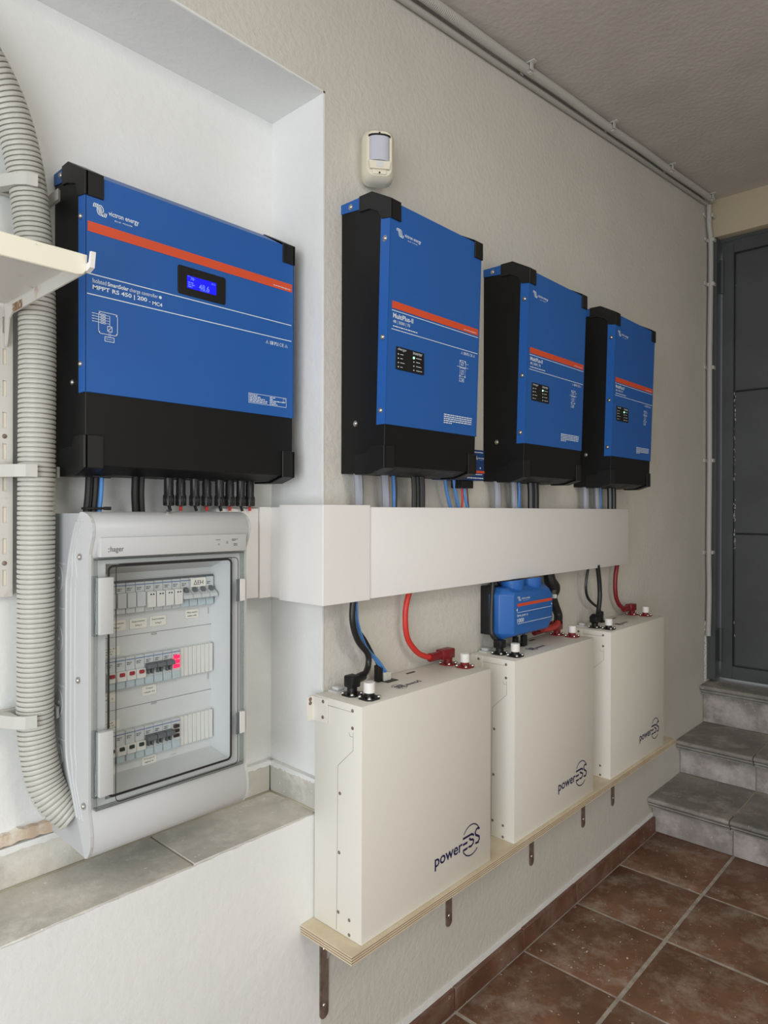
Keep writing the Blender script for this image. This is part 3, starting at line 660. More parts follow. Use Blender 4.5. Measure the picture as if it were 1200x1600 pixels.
# ================================================================= BLUE BUSBAR BOX
r = thing('busbar_box', 'small bright blue plastic busbar box with an orange stripe hanging over the middle battery', 'busbar box', (1.532, 0, 0.938))
obj('back_tray', MB().rbox(0.0, 0.248, -0.030, -0.001, 0.010, 0.140, 0.002), CAPB, r)
W_, H_ = 0.252, 0.150
out = [(0.0, 0.016), (0.016, 0.0), (W_-0.028, 0.0), (W_, 0.028), (W_, H_-0.042), (W_-0.024, H_-0.014), (0.020, H_-0.014), (0.0, H_-0.030)]
inn = [(0.030, 0.016), (0.034, 0.012), (W_-0.042, 0.012), (W_-0.016, 0.036), (W_-0.016, H_-0.048), (W_-0.036, H_-0.028), (0.036, H_-0.026), (0.030, H_-0.034)]
mb = MB(); n = 8
v = [(a, -0.026, b) for a, b in out]+[(a, -0.060, b) for a, b in out]+[(a, -0.088, b) for a, b in inn]
mb.add(v, [tuple(range(n)), tuple(range(2*n, 3*n))]+[(k*n+i, k*n+(i+1) % n, (k+1)*n+(i+1) % n, (k+1)*n+i) for k in range(2) for i in range(n)])
t_ = MB(); bm = bmesh.new(); vv = [bm.verts.new(p_) for p_ in mb.v]
for f_ in mb.f: bm.faces.new([vv[i] for i in f_])
bmesh.ops.recalc_face_normals(bm, faces=bm.faces[:]); bmesh.ops.bevel(bm, geom=bm.edges[:], offset=0.0025, segments=2, profile=0.5, affect='EDGES')
obj('lid', MB().bm(bm, True), BLUE2, r)
for x in (0.080, 0.172):
    obj('cable_gland', MB().tube([(x, -0.058, H_-0.062), (x, -0.056, H_-0.040), (x, -0.052, H_-0.012), (x, -0.050, H_+0.001)], [0.008, 0.024, 0.032, 0.034], 24), BLUE2, r)
fm = lambda u, v: (u, -0.0886, v)
Print().rect(0.045, 0.0865, 0.230, 0.0945).put('orange_stripe', ORANGE, r, fm)
Print().logo(0.045, 0.100, 0.110, 0.113).rect(0.045, 0.070, 0.228, 0.0712).rect(0.045, 0.040, 0.228, 0.0412).text('lynx', 0.045, 0.058, 0.064, 0.066, 0.02).text('power in', 0.066, 0.056, 0.098, 0.066).text('1000', 0.045, 0.0435, 0.078, 0.0545, 0.02).poly([(0.040, 0.078), (0.046, 0.073), (0.046, 0.083)]).disc(0.228, 0.0775, 0.0025).put('lettering', PRINT_W, r, fm)

# ================================================================= CABLES
def cable(name, label, path, rad, m, group=None, k=6, n=8):
    o = obj(name, MB().tube(smooth_path(path, k), rad, n), m)
    return tag(o, label, 'cable', group)
def drop(name, label, x, y, ztop, m, rad, dx=0.0, group=None, bow=0.004):
    return cable(name, label, [(x, y, ztop), (x+bow, y, (ztop+1.288)/2), (x+dx, y+0.0, 1.283)], rad, m, group, 4)
order = ('first', 'middle', 'last')
where = ('near inverter under the motion detector', 'middle inverter', 'far inverter by the steel door')
for i, ox in enumerate((1.009, 1.5425, 2.062)):
    z = 1.372
    drop('mains_cable', 'leftmost thick grey mains cable dropping from the %s' % where[i], ox+0.022, -0.030, z, CAB_GREY, 0.0105, 0.004, 'grey mains cables')
    drop('mains_cable', 'inner thick grey mains cable dropping from the %s' % where[i], ox+0.106, -0.030, z, CAB_GREY, 0.0095, 0.006, 'grey mains cables')
    drop('data_cable', 'blue data cable dropping beside the grey cables of the %s' % where[i], ox+0.134, -0.030, z, CAB_BLUE, 0.0045, 0.004, 'blue data cables')
    if i == 1: drop('data_cable', 'second blue data cable dropping beside the grey cables of the middle inverter', ox+0.127, -0.034, z, CAB_BLUE, 0.0045, -0.002, 'blue data cables')
    for k, q in enumerate(((0.181, 0.0055), (0.192, 0.0055), (0.208, 0.0085)) if i == 0 else ((0.165, 0.010), (0.190, 0.010))):
        drop('power_cable', '%s black power cable dropping from the %s' % (('left', 'middle', 'right')[k] if i == 0 else ('left', 'right')[k], where[i]), ox+q[0], -0.050, z, RUBBER, q[1], 0.004, 'black power cables under the inverters')
drop('signal_wire', 'thin dark red wire beside the blue data cable of the near inverter', 1.151, -0.028, 1.372, mat('dark_red_wire', '#6e2b3c', 0.45), 0.0025, 0.006)
drop('signal_wire', 'thin black wire beside the blue data cable of the near inverter', 1.146, -0.034, 1.372, RUBBER, 0.003, 0.004)
drop('data_cable', 'bare blue data cable under the right part of the near inverter', 1.335, -0.030, 1.366, CAB_BLUE, 0.0042, 0.026, 'blue data cables', 0.008)
drop('data_cable', 'blue data cable just left of the control module plug', 1.372, -0.030, 1.358, CAB_BLUE, 0.0042, 0.022, 'blue data cables', 0.008)
drop('signal_wire', 'thin red wire leaving the control module plug', 1.397, -0.036, 1.340, CAB_RED, 0.0028, 0.0)
drop('data_cable', 'blue data cable leaving the control module plug', 1.402, -0.040, 1.340, CAB_BLUE, 0.0035, 0.016, 'blue data cables')
drop('signal_wire', 'thin brown wire leaving the right side of the control module plug', 1.414, -0.040, 1.340, CAB_BROWN, 0.0018, 0.008)
# cables below the solar charger
for x, lab in ((0.5115, 'left'), (0.5235, 'right')):
    cable('power_cable', '%s of two black power cables rising at the left end of the solar charger' % lab, [(x+0.002, 0.100, 1.357), (x, 0.100, 1.31), (x-0.004, 0.100, 1.270)], 0.0058, RUBBER, 'black power cables under the solar charger')
cable('data_cable', 'blue data cable tied to the black cables under the solar charger', [(0.5345, 0.098, 1.357), (0.533, 0.098, 1.31), (0.529, 0.098, 1.270)], 0.0042, CAB_BLUE)
for z, l_ in ((1.338, 'upper'), (1.283, 'lower')):
    tag(obj('cable_tie', MB().rbox(0.503, 0.541, 0.091, 0.108, z-0.002, z+0.002, 0.001, 1).rbox(0.536, 0.548, 0.090, 0.096, z-0.003, z+0.003, 0.001, 1), RUBBER), '%s black cable tie around the cables at the left under the solar charger' % l_, 'cable tie')
for x, lab in ((0.595, 'left'), (0.6075, 'right')):
    cable('power_cable', '%s of the pair of plain black power cables under the solar charger' % lab, [(x+0.002, 0.100, 1.357), (x, 0.100, 1.31), (x+0.002, 0.100, 1.270)], 0.0060, RUBBER, 'black power cables under the solar charger')
mc = None
nm = ('leftmost', 'second', 'third', 'fourth', 'fifth', 'sixth', 'seventh', 'rightmost')
for i, px in enumerate((0.6625, 0.6875, 0.7175, 0.7440, 0.7735, 0.7975, 0.8240, 0.8465)):
    lab = '%s black solar connector plugged into the underside of the solar charger' % nm[i]
    if i < 2:
        r = thing('solar_connector', lab, 'connector', (px, 0.100, 1.288), 'black solar connectors under the charger')
        f = i % 2
        prof = [(0, 0.006), (0.001, 0.0100), (0.020, 0.0100), (0.022, 0.0088), (0.045, 0.0088), (0.047, 0.0080 if f else 0.0088), (0.070, 0.0088)]
        obj('connector_body', MB().tube([(0, 0, z) for z, _ in prof], [q for _, q in prof], 12), RUBBER, r)
        g = MB()
        for k in range(10): g.cyl((0.0092*math.cos(k*.628), 0.0092*math.sin(k*.628), 0.002), (0.0092*math.cos(k*.628), 0.0092*math.sin(k*.628), 0.019), 0.0014, 6)
        obj('grip_ribs', g, RUBBER, r)
        if f: obj('lettering', MB().box(-0.001, 0.001, -0.0078, -0.0073, 0.030, 0.055), PRINT_G, r)
        obj('cable_tail', MB().tube([(0, 0, 0.002), (0.002*(1-f), 0, -0.004), (0.004*(1-f), 0, -0.009)], 0.003, 8), RUBBER if not f else CAB_RED, r)
        mc = (r,) if i == 0 else mc+(r,)
    else: dup(mc[i % 2], (px, 0.100, 1.288), lab)

# battery leads ----------------------------------------------------
def lead_black(i, label):
    x0 = BX[i]
    X0 = x0+0.049; zt = BZ+BH
    if i == 0:
        r = thing('battery_lead', label, 'battery cable', (X0, -0.063, zt+0.016), None)
        pts = [(0.013, 0.010, 0.185), (0.008, 0.008, 0.135), (0.030, 0.014, 0.090), (0.066, 0.020, 0.055), (0.068, 0.020, 0.030), (0.048, 0.012, 0.016), (0.020, 0.004, 0.015)]
        obj('cable_sheath', MB().tube(smooth_path(pts), 0.0066, 10), RUBBER, r)
        obj('elbow_plug', MB().rbox(-0.013, 0.013, -0.013, 0.013, 0.0, 0.025, 0.004).cyl((0.010, 0.002, 0.013), (0.042, 0.010, 0.014), 0.0095), CAPB, r)
    elif i == 1:
        r = thing('battery_lead', label, 'battery cable', (X0, -0.063, zt+0.016), None)
        pts = [(0.006, 0.026, 0.180), (-0.002, 0.024, 0.12), (-0.010, 0.020, 0.06), (-0.012, 0.016, 0.035), (0.000, 0.008, 0.018), (0.004, 0.0, 0.010)]
        obj('cable_sheath', MB().tube(smooth_path(pts), 0.0066, 10), RUBBER, r)
        obj('elbow_plug', MB().rbox(-0.013, 0.013, -0.013, 0.013, 0.0, 0.022, 0.004), CAPB, r)
    else:
        r = thing('battery_lead', label, 'battery cable', (X0, -0.063, zt+0.016), None)
        pts = [(0.030, 0.006, 0.185), (0.044, 0.006, 0.13), (0.048, 0.006, 0.08), (0.034, 0.004, 0.035), (0.016, 0.0, 0.018)]
        obj('cable_sheath', MB().tube(smooth_path(pts), 0.0075, 10), RUBBER, r)
        obj('elbow_plug', MB().rprism([(-0.014, 0.0), (0.013, 0.0), (0.020, 0.008), (0.018, 0.026), (0.000, 0.028), (-0.016, 0.020)], 1, -0.013, 0.013, 0.003), CAPB, r)
    return r
lead_black(0, 'black battery lead with a blocky elbow plug on the battery by the alcove')
lead_black(1, 'black battery lead running down left of the blue busbar box')
lead_black(2, 'black battery lead with an angled plug on the battery nearest the steps')
def lead_red(i, label):
    x0 = BX[i]+0.408; zt = BZ+BH
    r = thing('battery_lead', label, 'battery cable', (x0, -0.036, zt+0.016))
    if i != 1:
        pts = [(-0.138, 0.006, 0.180), (-0.152, 0.008, 0.13), (-0.146, 0.008, 0.07), (-0.115, 0.006, 0.032), (-0.085, 0.003, 0.016), (-0.06, 0.0, 0.011)]
        if i == 2: pts = [(-0.112, 0.006, 0.180), (-0.125, 0.008, 0.13), (-0.124, 0.008, 0.07), (-0.105, 0.006, 0.035), (-0.080, 0.003, 0.018), (-0.06, 0.0, 0.012)]
        obj('cable_sheath', MB().tube(smooth_path(pts), 0.0068 if i == 0 else 0.0075, 10), CAB_RED if i == 0 else CAB_DRED, r)
        obj('elbow_plug', MB().cyl((-0.072, 0.0, 0.011), (-0.030, 0.0, 0.011), 0.0105).rbox(-0.034, 0.013, -0.0125, 0.0125, 0.0, 0.024, 0.003), CAB_DRED, r)
    else:
        obj('cable_sheath', MB().tube([(-0.13, 0.004, 0.006), (-0.06, 0.0, 0.010)], 0.0085, 10), CAB_DRED, r)
        obj('elbow_plug', MB().cyl((-0.072, 0.0, 0.010), (-0.030, 0.0, 0.010), 0.0105).rbox(-0.036, 0.014, -0.013, 0.013, 0.0, 0.027, 0.003), CAB_DRED, r)
lead_red(0, 'bright red battery lead with an elbow plug between trunking and the battery by the alcove')
lead_red(1, 'short dark red battery lead coming out behind the blue busbar box')
lead_red(2, 'dark red battery lead hanging over the battery nearest the steps')
r = thing('busbar_cable', 'thick black sleeved cable, red at its end, right of the blue busbar box', 'battery cable', (1.842, -0.04, 1.08))
pts = [(0.005, 0.010, 0.018), (0.012, 0.008, -0.010), (0.028, 0.006, -0.035), (0.018, 0.004, -0.060), (0.030, 0.0, -0.090), (0.040, -0.004, -0.115), (0.028, -0.010, -0.135)]
obj('black_sleeve', MB().tube(smooth_path(pts), [0.017+0.006*math.exp(-((i-11)/5.0)**2)-0.004*min(1, i/25) for i in range(37)], 12), RUBBER, r)
obj('red_cable', MB().tube(smooth_path([(0.032, -0.008, -0.132), (0.010, -0.014, -0.142), (-0.030, -0.016, -0.145), (-0.075, -0.016, -0.142)]), 0.0095, 12), mat('brick_red_cable', '#a83a34', 0.45), r)
obj('cable_tie', MB().rbox(-0.006, 0.004, -0.020, -0.008, -0.060, -0.048, 0.002), CAPW, r)
# data leads on battery 1
for k, (dx, dy) in enumerate(((0, 0), (0.006, -0.002))):
    cable('data_cable', '%s of the two blue data cables curving down to the battery by the alcove' % ('left', 'right')[k],
          [(1.006+dx, -0.045+dy, 1.098), (1.010+dx, -0.045+dy, 1.045), (1.040+dx, -0.040+dy, 0.990), (1.080+dx, -0.036+dy, 0.955), (1.108+dx, -0.034+dy, 0.925), (1.114+dx, -0.034+dy, 0.912)], 0.0027, CAB_BLUE, 'blue data cables on the first battery', 6)
tag(obj('data_plug', MB().rbox(1.106, 1.128, -0.041, -0.027, 0.9035, 0.922, 0.001, 1), mat('clear_grey_plug_plastic', '#cfd0c8', 0.25)), 'clear plastic data plug seated in the battery by the alcove', 'plug')
r = thing('data_lead', 'thin black data lead curving behind the blue cables to the battery by the alcove', 'cable', (1.098, -0.030, 0.9035))
obj('cable_sheath', MB().tube(smooth_path([(-0.086, -0.010, 0.19), (-0.080, -0.006, 0.14), (-0.040, 0.0, 0.095), (-0.010, 0.0, 0.050), (0.000, 0.0, 0.030)]), 0.0034, 8), RUBBER, r)
obj('plug', MB().rbox(-0.008, 0.008, -0.007, 0.007, 0.0, 0.036, 0.002), CAPB, r)
r = thing('data_lead', 'thin black data lead crossing the thick one above the battery nearest the steps', 'cable', (2.205, -0.030, 0.9035))
obj('cable_sheath', MB().tube(smooth_path([(-0.112, -0.008, 0.19), (-0.124, -0.006, 0.135), (-0.108, -0.004, 0.095), (-0.060, 0.0, 0.068), (-0.020, 0.0, 0.050), (0.000, 0.0, 0.030)]), 0.0045, 8), RUBBER, r)
obj('plug', MB().rbox(-0.008, 0.008, -0.007, 0.007, 0.0, 0.036, 0.002).rbox(-0.012, 0.020, -0.010, 0.010, 0.0, 0.003, 0.001), CAPB, r)
r = thing('data_lead', 'pair of short black data plugs under the blue busbar box', 'cable', (1.640, -0.045, 0.9035))
obj('plug', MB().rbox(-0.010, 0.006, -0.006, 0.006, 0.0, 0.028, 0.002), CAPB, r); obj('plug', MB().rbox(0.016, 0.036, -0.016, -0.004, 0.0, 0.030, 0.002), CAPB, r)
obj('cable_sheath', MB().cyl((0, 0, 0.026), (0, 0, 0.036), 0.004).cyl((0.026, -0.010, 0.028), (0.026, -0.010, 0.036), 0.004), RUBBER, r)
tag(obj('busbar_feed', MB().tube([(1.575, -0.020, 1.06), (1.575, -0.020, 1.096)], 0.009, 10), RUBBER), 'short black cable joining the trunking and the left top of the blue busbar box', 'cable')

# ================================================================= DISTRIBUTION BOARD
HX0, HX1 = 0.472, 0.772
r = thing('distribution_board', 'light grey distribution board with a clear door, hanging over the stone sill', 'distribution board', (HX0, RD, 0.728))
def H(mb_): mb_.v = [(a-HX0, b-RD, c-0.728) for a, b, c in mb_.v]; return mb_
# base box against the wall: side profile follows the cover seam
seam = [(0.040, 1.277), (0.052, 1.262), (0.068, 1.235), (0.080, 1.205), (0.090, 1.175), (0.095, 1.15), (0.096, 1.02), (0.096, 0.90), (0.090, 0.865), (0.075, 0.836), (0.050, 0.785), (0.026, 0.738), (0.020, 0.728)]
prof = [(RD-0.001, 0.729), (RD-0.001, 1.274)]+[(a+0.004, b-0.002) for a, b in seam]
base = obj('back_box', H(MB().prism(prof, 0, HX0+0.003, HX1-0.003)), HBASE, r)
mb = MB()
for z in (1.19, 1.115, 0.985, 0.895): mb.box(HX0+0.0020, HX0+0.0032, 0.100, RD-0.004, z-0.0015, z+0.0015)
obj('side_rib', H(mb), HGREY, base)
for z in (1.165, 1.062, 0.955, 0.865):
    m2 = MB(); c_ = 24
    for k in range(c_):
        a0, a1 = 2*math.pi*k/c_, 2*math.pi*(k+1)/c_
        m2.cyl((HX0+0.0024, 0.128+0.016*math.cos(a0), z+0.022*math.sin(a0)), (HX0+0.0024, 0.128+0.016*math.cos(a1), z+0.022*math.sin(a1)), 0.0009, 5)
    m2.cyl((HX0+0.003, 0.128, z), (HX0+0.0012, 0.128, z), 0.003, 10)
    obj('knockout', H(m2), HGREY, base)
# moulded cover as one shell: loft of front profile with an opening
OX0, OX1, OZ0, OZ1 = 0.500, 0.740, 0.816, 1.194
front = [(0.040, 1.277), (0.030, 1.2775), (0.016, 1.275), (0.004, 1.269), (-0.004, 1.259), (-0.006, 1.248), (-0.004, 1.238), (0.002, 1.224), (0.008, 1.210)]
frontb = [(0.008, 0.803), (0.003, 0.788), (-0.001, 0.770), (0.000, 0.752), (0.005, 0.740), (0.012, 0.731), (0.020, 0.728)]
mb = MB()
full = front+frontb+seam[::-1][1:-1]
mb.prism(full, 0, HX0, HX0+0.0045).prism(full, 0, HX1-0.0045, HX1)
# rounded humps top and bottom, spanning between the cheeks
def hump(pr): 
    n_ = len(pr); xs_ = [HX0+0.0005, HX0+0.006, HX1-0.006, HX1-0.0005]; v = []
    for x, e_ in zip(xs_, (0.004, 0, 0, 0.004)):
        for (a, b) in pr: v.append((x, a+e_, b))
    return v, [(k*n_+i, k*n_+i+1, (k+1)*n_+i+1, (k+1)*n_+i) for k in range(3) for i in range(n_-1)]
def lip(pr): return pr
vt, ft = hump(front+[(0.012, 1.200)]); mb.add(vt, ft, True)
vt, ft = hump([(0.012, 0.812)]+frontb); mb.add(vt, ft, True)
mb.box(HX0+0.004, OX0, 0.010, 0.016, 0.803, 1.21).box(OX1, HX1-0.004, 0.010, 0.016, 0.803, 1.21)
mb.box(OX0, OX1, 0.010, 0.016, OZ1, 1.21).box(OX0, OX1, 0.010, 0.016, 0.803, OZ0)
obj('front_cover', H(mb), HGREY, r)
# vertical ribs on the cheek and the screws
mb = MB()
def rib(yo, m=0.0016):
    pts = [(HX0-0.0002, a+yo*(0.75 if 0.85 < b < 1.2 else 0.45), b) for a, b in [(q[0]*1.0, q[1]) for q in seam if 0.74 < q[1] < 1.27]]
    pts = [(p_[0], min(p_[1], 0.09), p_[2]) for p_ in pts]
    mb.tube(smooth_path(pts, 3), m, 6)
rib(-0.006, 0.0024); rib(-0.030, 0.0020); rib(-0.052, 0.0016)
obj('moulded_rib', H(mb), HGREY, r)
for y, z in ((0.038, 1.205), (0.043, 1.007), (0.022, 0.811)):
    obj('screw', H(MB().cyl((HX0-0.001, y, z), (HX0-0.0026, y, z), 0.0052).dome((HX0-0.0026, y, z), (-1, 0, 0), 0.0040, 0.0022)), STEEL, r)
obj('screw', H(MB().cyl((0.613, 0.0175, 1.2745), (0.613, 0.014, 1.279), 0.004)), STEEL, r)
lp = obj('label_panel', H(MB().rbox(0.4835, 0.7600, -0.0085, 0.006, 1.2055, 1.2370, 0.002)), HGREY, r)
fh = lambda u, v: (u-HX0, -0.0091-RD, v-0.728)
Print().rect(0.4956, 1.2182, 0.4970, 1.2197).rect(0.4956, 1.2137, 0.4970, 1.2152).text('hager', 0.4990, 1.2115, 0.5210, 1.2225).put('lettering', PRINT_G, lp, fh)
Print().tinytext([1.0], 0.693, 1.2262, 0.703, 1.2280, 2).frame(0.698, 1.2180, 0.7005, 1.2205, 0.0005).frame(0.7155, 1.2200, 0.7185, 1.2240, 0.0006).tinytext([1, 0.6], 0.7270, 1.2240, 0.7400, 1.2285, 5).tinytext([1, 1], 0.7310, 1.2150, 0.7390, 1.2200, 6).put('fine_print', PRINT_G, lp, fh)
# inner tray (recess) and plate
PY = 0.070; IX0, IX1 = 0.486, 0.735; IZ0, IZ1 = 0.806, 1.184
o_ = [(OX0, OZ0), (OX1, OZ0), (OX1, OZ1), (OX0, OZ1)]; i_ = [(IX0, IZ0+0.024), (IX1, IZ0+0.024), (IX1, IZ1-0.012), (IX0, IZ1-0.012)]
v = [(a, 0.0155, b) for a, b in o_]+[(a, PY, b) for a, b in i_]
obj('inner_tray', H(MB().add(v, [(i, (i+1) % 4, (i+1) % 4+4, i+4) for i in range(4)]).add(v, [(4, 5, 6, 7)])), HGREY2, r)
FP = PY-0.0006
def fi(u, v): return (u-HX0, FP-RD, v-0.728)
Print().rect(IX0, 1.0625, IX1, 1.0632).rect(IX0, 0.9380, IX1, 0.9387).frame(0.612, 1.058, 0.6215, 1.061, 0.0006).frame(0.612, 0.934, 0.6215, 0.937, 0.0006).rect(0.728, 1.083, 0.7288, 1.095).rect(0.728, 0.958, 0.7288, 0.970).rect(0.65, 0.834, 0.662, 0.8345).put('plate_marks', PRINT_G, r, fi)
MW = 0.0175; RX = 0.733
rows = (1.1290, 1.0015, 0.8755)
def module(x0, wmods, zc_, body, lower, kind):
    b = H(MB().rbox(x0+0.0004, x0+wmods*MW-0.0004, PY-0.012, PY+0.002, zc_-0.0262, zc_+0.0265, 0.0006, 1))
    name = {'blank': 'blanking_module', 'socket': 'surge_module'}.get(kind, 'breaker')
    o = obj(name, b, body, r)
    if kind in ('blank',): return o
    cx = x0+wmods*MW/2
    if kind != 'socket':
        obj('terminal_cover', H(MB().rbox(x0+0.0012, x0+wmods*MW-0.0012, PY-0.0135, PY-0.011, zc_-0.026, zc_-0.0130, 0.0006, 1)), lower, o)
    return o
frn = lambda dy: (lambda u, v: (u-HX0, PY-dy-RD, v-0.728))
for ri, z in enumerate(rows):
    w_ = Print(); blp = Print(); dk = Print()
    if ri == 0:
        for k in range(4):                                         # four pole main switch at the right
            x0 = RX-(k+1)*MW; o = module(x0, 1, z, MODG, MODB, 'mcb')
            obj('toggle', H(MB().prism([(PY-0.012, z+0.004), (PY-0.026, z-0.004), (PY-0.026, z-0.010), (PY-0.012, z-0.010)], 0, x0+0.0006, x0+MW-0.0006)), MODG, o)
            obj('toggle_marker', H(MB().rprism([(PY-0.013, z+0.010), (PY-0.017, z+0.008), (PY-0.021, z+0.001), (PY-0.014, z+0.001)], 0, x0+0.005, x0+0.0125, 0.0004)), TOGG, o)
        for k in range(4, 8):
            x0 = RX-(k+1)*MW; o = module(x0, 1, z, MODG, MODB, 'socket')
            obj('cartridge', H(MB().rbox(x0+0.0008, x0+MW-0.0008, PY-0.022, PY-0.011, z-0.019, z+0.009, 0.001, 1)), MODW, o)
            obj('indicator_hole', H(MB().cyl((x0+0.0062, PY-0.0222, z+0.004), (x0+0.0062, PY-0.0226, z+0.004), 0.0014, 8).cyl((x0+0.0112, PY-0.0222, z+0.004), (x0+0.0112, PY-0.0226, z+0.004), 0.0014, 8)), CAPB, o)
        for k in range(8, 12):
            x0 = RX-(k+1)*MW; o = module(x0, 1, z, MODG, MODB, 'socket')
            obj('front_block', H(MB().rbox(x0+0.0006, x0+MW-0.0006, PY-0.018, PY-0.011, z-0.016, z+0.010, 0.001, 1)), MODG, o)
        obj('din_edge', H(MB().box(RX-12*MW, RX, PY-0.0105, PY-0.001, z+0.0268, z+0.0295)), PRINT_G, r)
    else:
        for k in range(4): 
            x0 = RX-(k+1)*MW
            for j in range(2): 
                obj('blanking_module', H(MB().rbox(x0+j*MW/2+0.0003, x0+(j+1)*MW/2-0.0003, PY-0.010, PY+0.001, z-0.0262, z+0.0265, 0.0006, 1)), MODW, r)
        x0 = RX-5*MW; o = module(x0, 1, z, MODG, MODB, 'mcb')
        for j in range(3):
            zz_ = z+0.013-j*0.0085
            if ri == 1:
                a_ = obj('indicator_light', H(MB().rbox(x0+0.0026, x0+0.0150, PY-0.0150, PY-0.0120, zz_-0.0032, zz_+0.0032, 0.0008, 1)), LEDP, o); a_['label'] = 'lit pink indicator light'
            else: obj('indicator_light', H(MB().rbox(x0+0.0032, x0+0.0145, PY-0.0150, PY-0.0120, zz_-0.0030, zz_+0.0030, 0.0008, 1)), mat('unlit_dark_indicator', '#3a2a2c', 0.4) if j == 0 else bpy.data.materials['unlit_dark_indicator'], o)
        for k in range(5, 8):
            x0 = RX-(k+1)*MW; o = module(x0, 1, z, MODG, MODB, 'mcb')
            obj('toggle', H(MB().rprism([(PY-0.012, z+0.011), (PY-0.026, z+0.010), (PY-0.027, z+0.003), (PY-0.012, z-0.001)], 0, x0+0.0006, x0+MW-0.0006, 0.0006)), TOGG, o)
            obj('toggle_fork', H(MB().box(x0+0.004, x0+0.0065, PY-0.019, PY-0.012, z-0.008, z).box(x0+0.0105, x0+0.013, PY-0.019, PY-0.012, z-0.008, z)), TOGG, o)
        for k in range(8, 12):
            x0 = RX-(k+1)*MW; o = module(x0, 1, z, MODG, MODB, 'mcb')
            obj('front_block', H(MB().rbox(x0+0.0002, x0+MW-0.0002, PY-0.018, PY-0.011, z-0.013, z+0.004, 0.001, 1)), MODW, o)
            obj('toggle_marker', H(MB().rbox(x0+0.004, x0+0.0125, PY-0.0215, PY-0.0175, z-0.004, z+0.002, 0.0008, 1)), REDT if ri == 1 else GREENT, o)
    top = z+0.0215
    for k in range(12 if ri == 0 else 8):
        kk = k if ri == 0 else k+4
        x0 = RX-(kk+1)*MW
        if ri == 0 and k == 0: dk.rect(x0+0.001, top, x0+MW-0.001, top+0.0014)
        else: blp.rect(x0+0.0002, top, x0+MW-0.0006, top+0.0012)
        w_.tinytext([0.8, 0.6], x0+0.002, z+0.012, x0+MW-0.005, z+0.018, kk)
    dk.rect(RX-MW+0.001, top, RX-0.001, top+0.0012)
    blp.put('blue_marking', mat('blue_marking', '#3a5f9e', 0.5), r, frn(0.0126)); w_.put('module_lettering', PRINT_G, r, frn(0.0126))
# stickers
def sticker(x0, x1, z0, z1, txt, y=PY-0.0010, big=False):
    o = obj('paper_label', H(MB().prism(rrect(x0, z0, x1, z1, 0.002, 2), 1, y-0.0004, y)), STICK, r)
    p_ = Print()
    if big: p_.text(txt, x0+0.006, z0+0.004, x1-0.006, z1-0.004)
    else:
        n_ = len(txt)
        for i, s_ in enumerate(txt):
            h_ = (z1-z0)/(n_+0.6); zz_ = z1-(i+0.85)*h_-h_*0.25
            ww = (x1-x0)*0.74*len(s_)/max(len(q) for q in txt); cx = (x0+x1)/2; p_.text(s_, cx-ww/2, zz_, cx+ww/2, zz_+h_*0.55)
    p_.put('label_lettering', PRINT_K, o, lambda u, v: (u-HX0, y-0.0007-RD, v-0.728))
sticker(RX-3*MW+0.002, RX-MW-0.001, rows[0]+0.009, rows[0]+0.0255, 'ΔEH', PY-0.0135, True)
for x, t_ in ((0.548, 'String 1'), (0.587, 'String 2'), (0.6245, 'String 3')): sticker(x-0.0165, x+0.0155, rows[0]-0.056, rows[0]-0.038, ('Surge protection', t_))
sticker(0.497, 0.520, rows[0]-0.056, rows[0]-0.038, ('Surge', 'String'))
sticker(0.679, 0.707, rows[0]-0.050, rows[0]-0.034, ('Main switch', 'mains side'))
sticker(0.503, 0.553, rows[1]+0.030, rows[1]+0.046, ('Switch', 'main', 'unit'))
sticker(0.500, 0.546, rows[1]-0.048, rows[1]-0.031, ('Output', 'inverter 1'))
sticker(0.594, 0.621, rows[1]-0.049, rows[1]-0.032, ('Output', 'supply A3'))
sticker(0.503, 0.553, rows[2]+0.030, rows[2]+0.046, ('Load', 'house', 'output'))
sticker(0.500, 0.546, rows[2]-0.046, rows[2]-0.030, ('Output', 'consumers'))
sticker(0.594, 0.621, rows[2]-0.047, rows[2]-0.031, ('Output', 'spare'))
# clear door, gasket, hinge covers
DX0, DX1, DZ0_, DZ1_ = 0.4795, 0.7600, 0.8060, 1.2040
dr = obj('clear_door', H(MB().add([(DX0, -0.0030, DZ0_), (DX1, -0.0030, DZ0_), (DX1, -0.0030, DZ1_), (DX0, -0.0030, DZ1_)], [(0, 1, 2, 3)])), CLEAR, r)
mb = MB()
for a, b, c_, d_ in ((DX0, DX1, DZ0_, DZ0_+0.003), (DX0, DX1, DZ1_-0.003, DZ1_), (DX0, DX0+0.003, DZ0_+0.003, DZ1_-0.003), (DX1-0.003, DX1, DZ0_+0.003, DZ1_-0.003)):
    mb.rbox(a, b, -0.0012, 0.010, c_, d_, 0.0008, 1)
obj('door_rim', H(mb), CLEAR2, dr)
def loop(x0, z0, x1, z1, rr_, y, t_):
    pts = rrect(x0, z0, x1, z1, rr_, 5); pts = pts+[pts[0]]
    return MB().tube([(a, y, b) for a, b in pts], t_, 6, False)
obj('door_gasket', H(loop(OX0+0.0035, OZ0+0.004, OX1-0.0035, OZ1-0.004, 0.008, 0.0065, 0.0019)), RUBBER, dr)
obj('door_gasket', H(loop(OX0+0.011, OZ0-0.004, OX1+0.0045, OZ1-0.0005, 0.008, -0.0038, 0.0007)), RUBBER, dr)
for z0, z1 in ((1.084, 1.174), (0.8295, 0.931)):
    o = obj('hinge_cover', H(MB().rbox(0.4815, 0.5045, -0.0105, 0.004, z0, z1, 0.0015)), HGREY, dr)
    obj('hinge_leaf', H(MB().rbox(0.4755, 0.482, -0.004, 0.006, z0-0.002, z1+0.002, 0.001, 1)), CLEAR2, o)
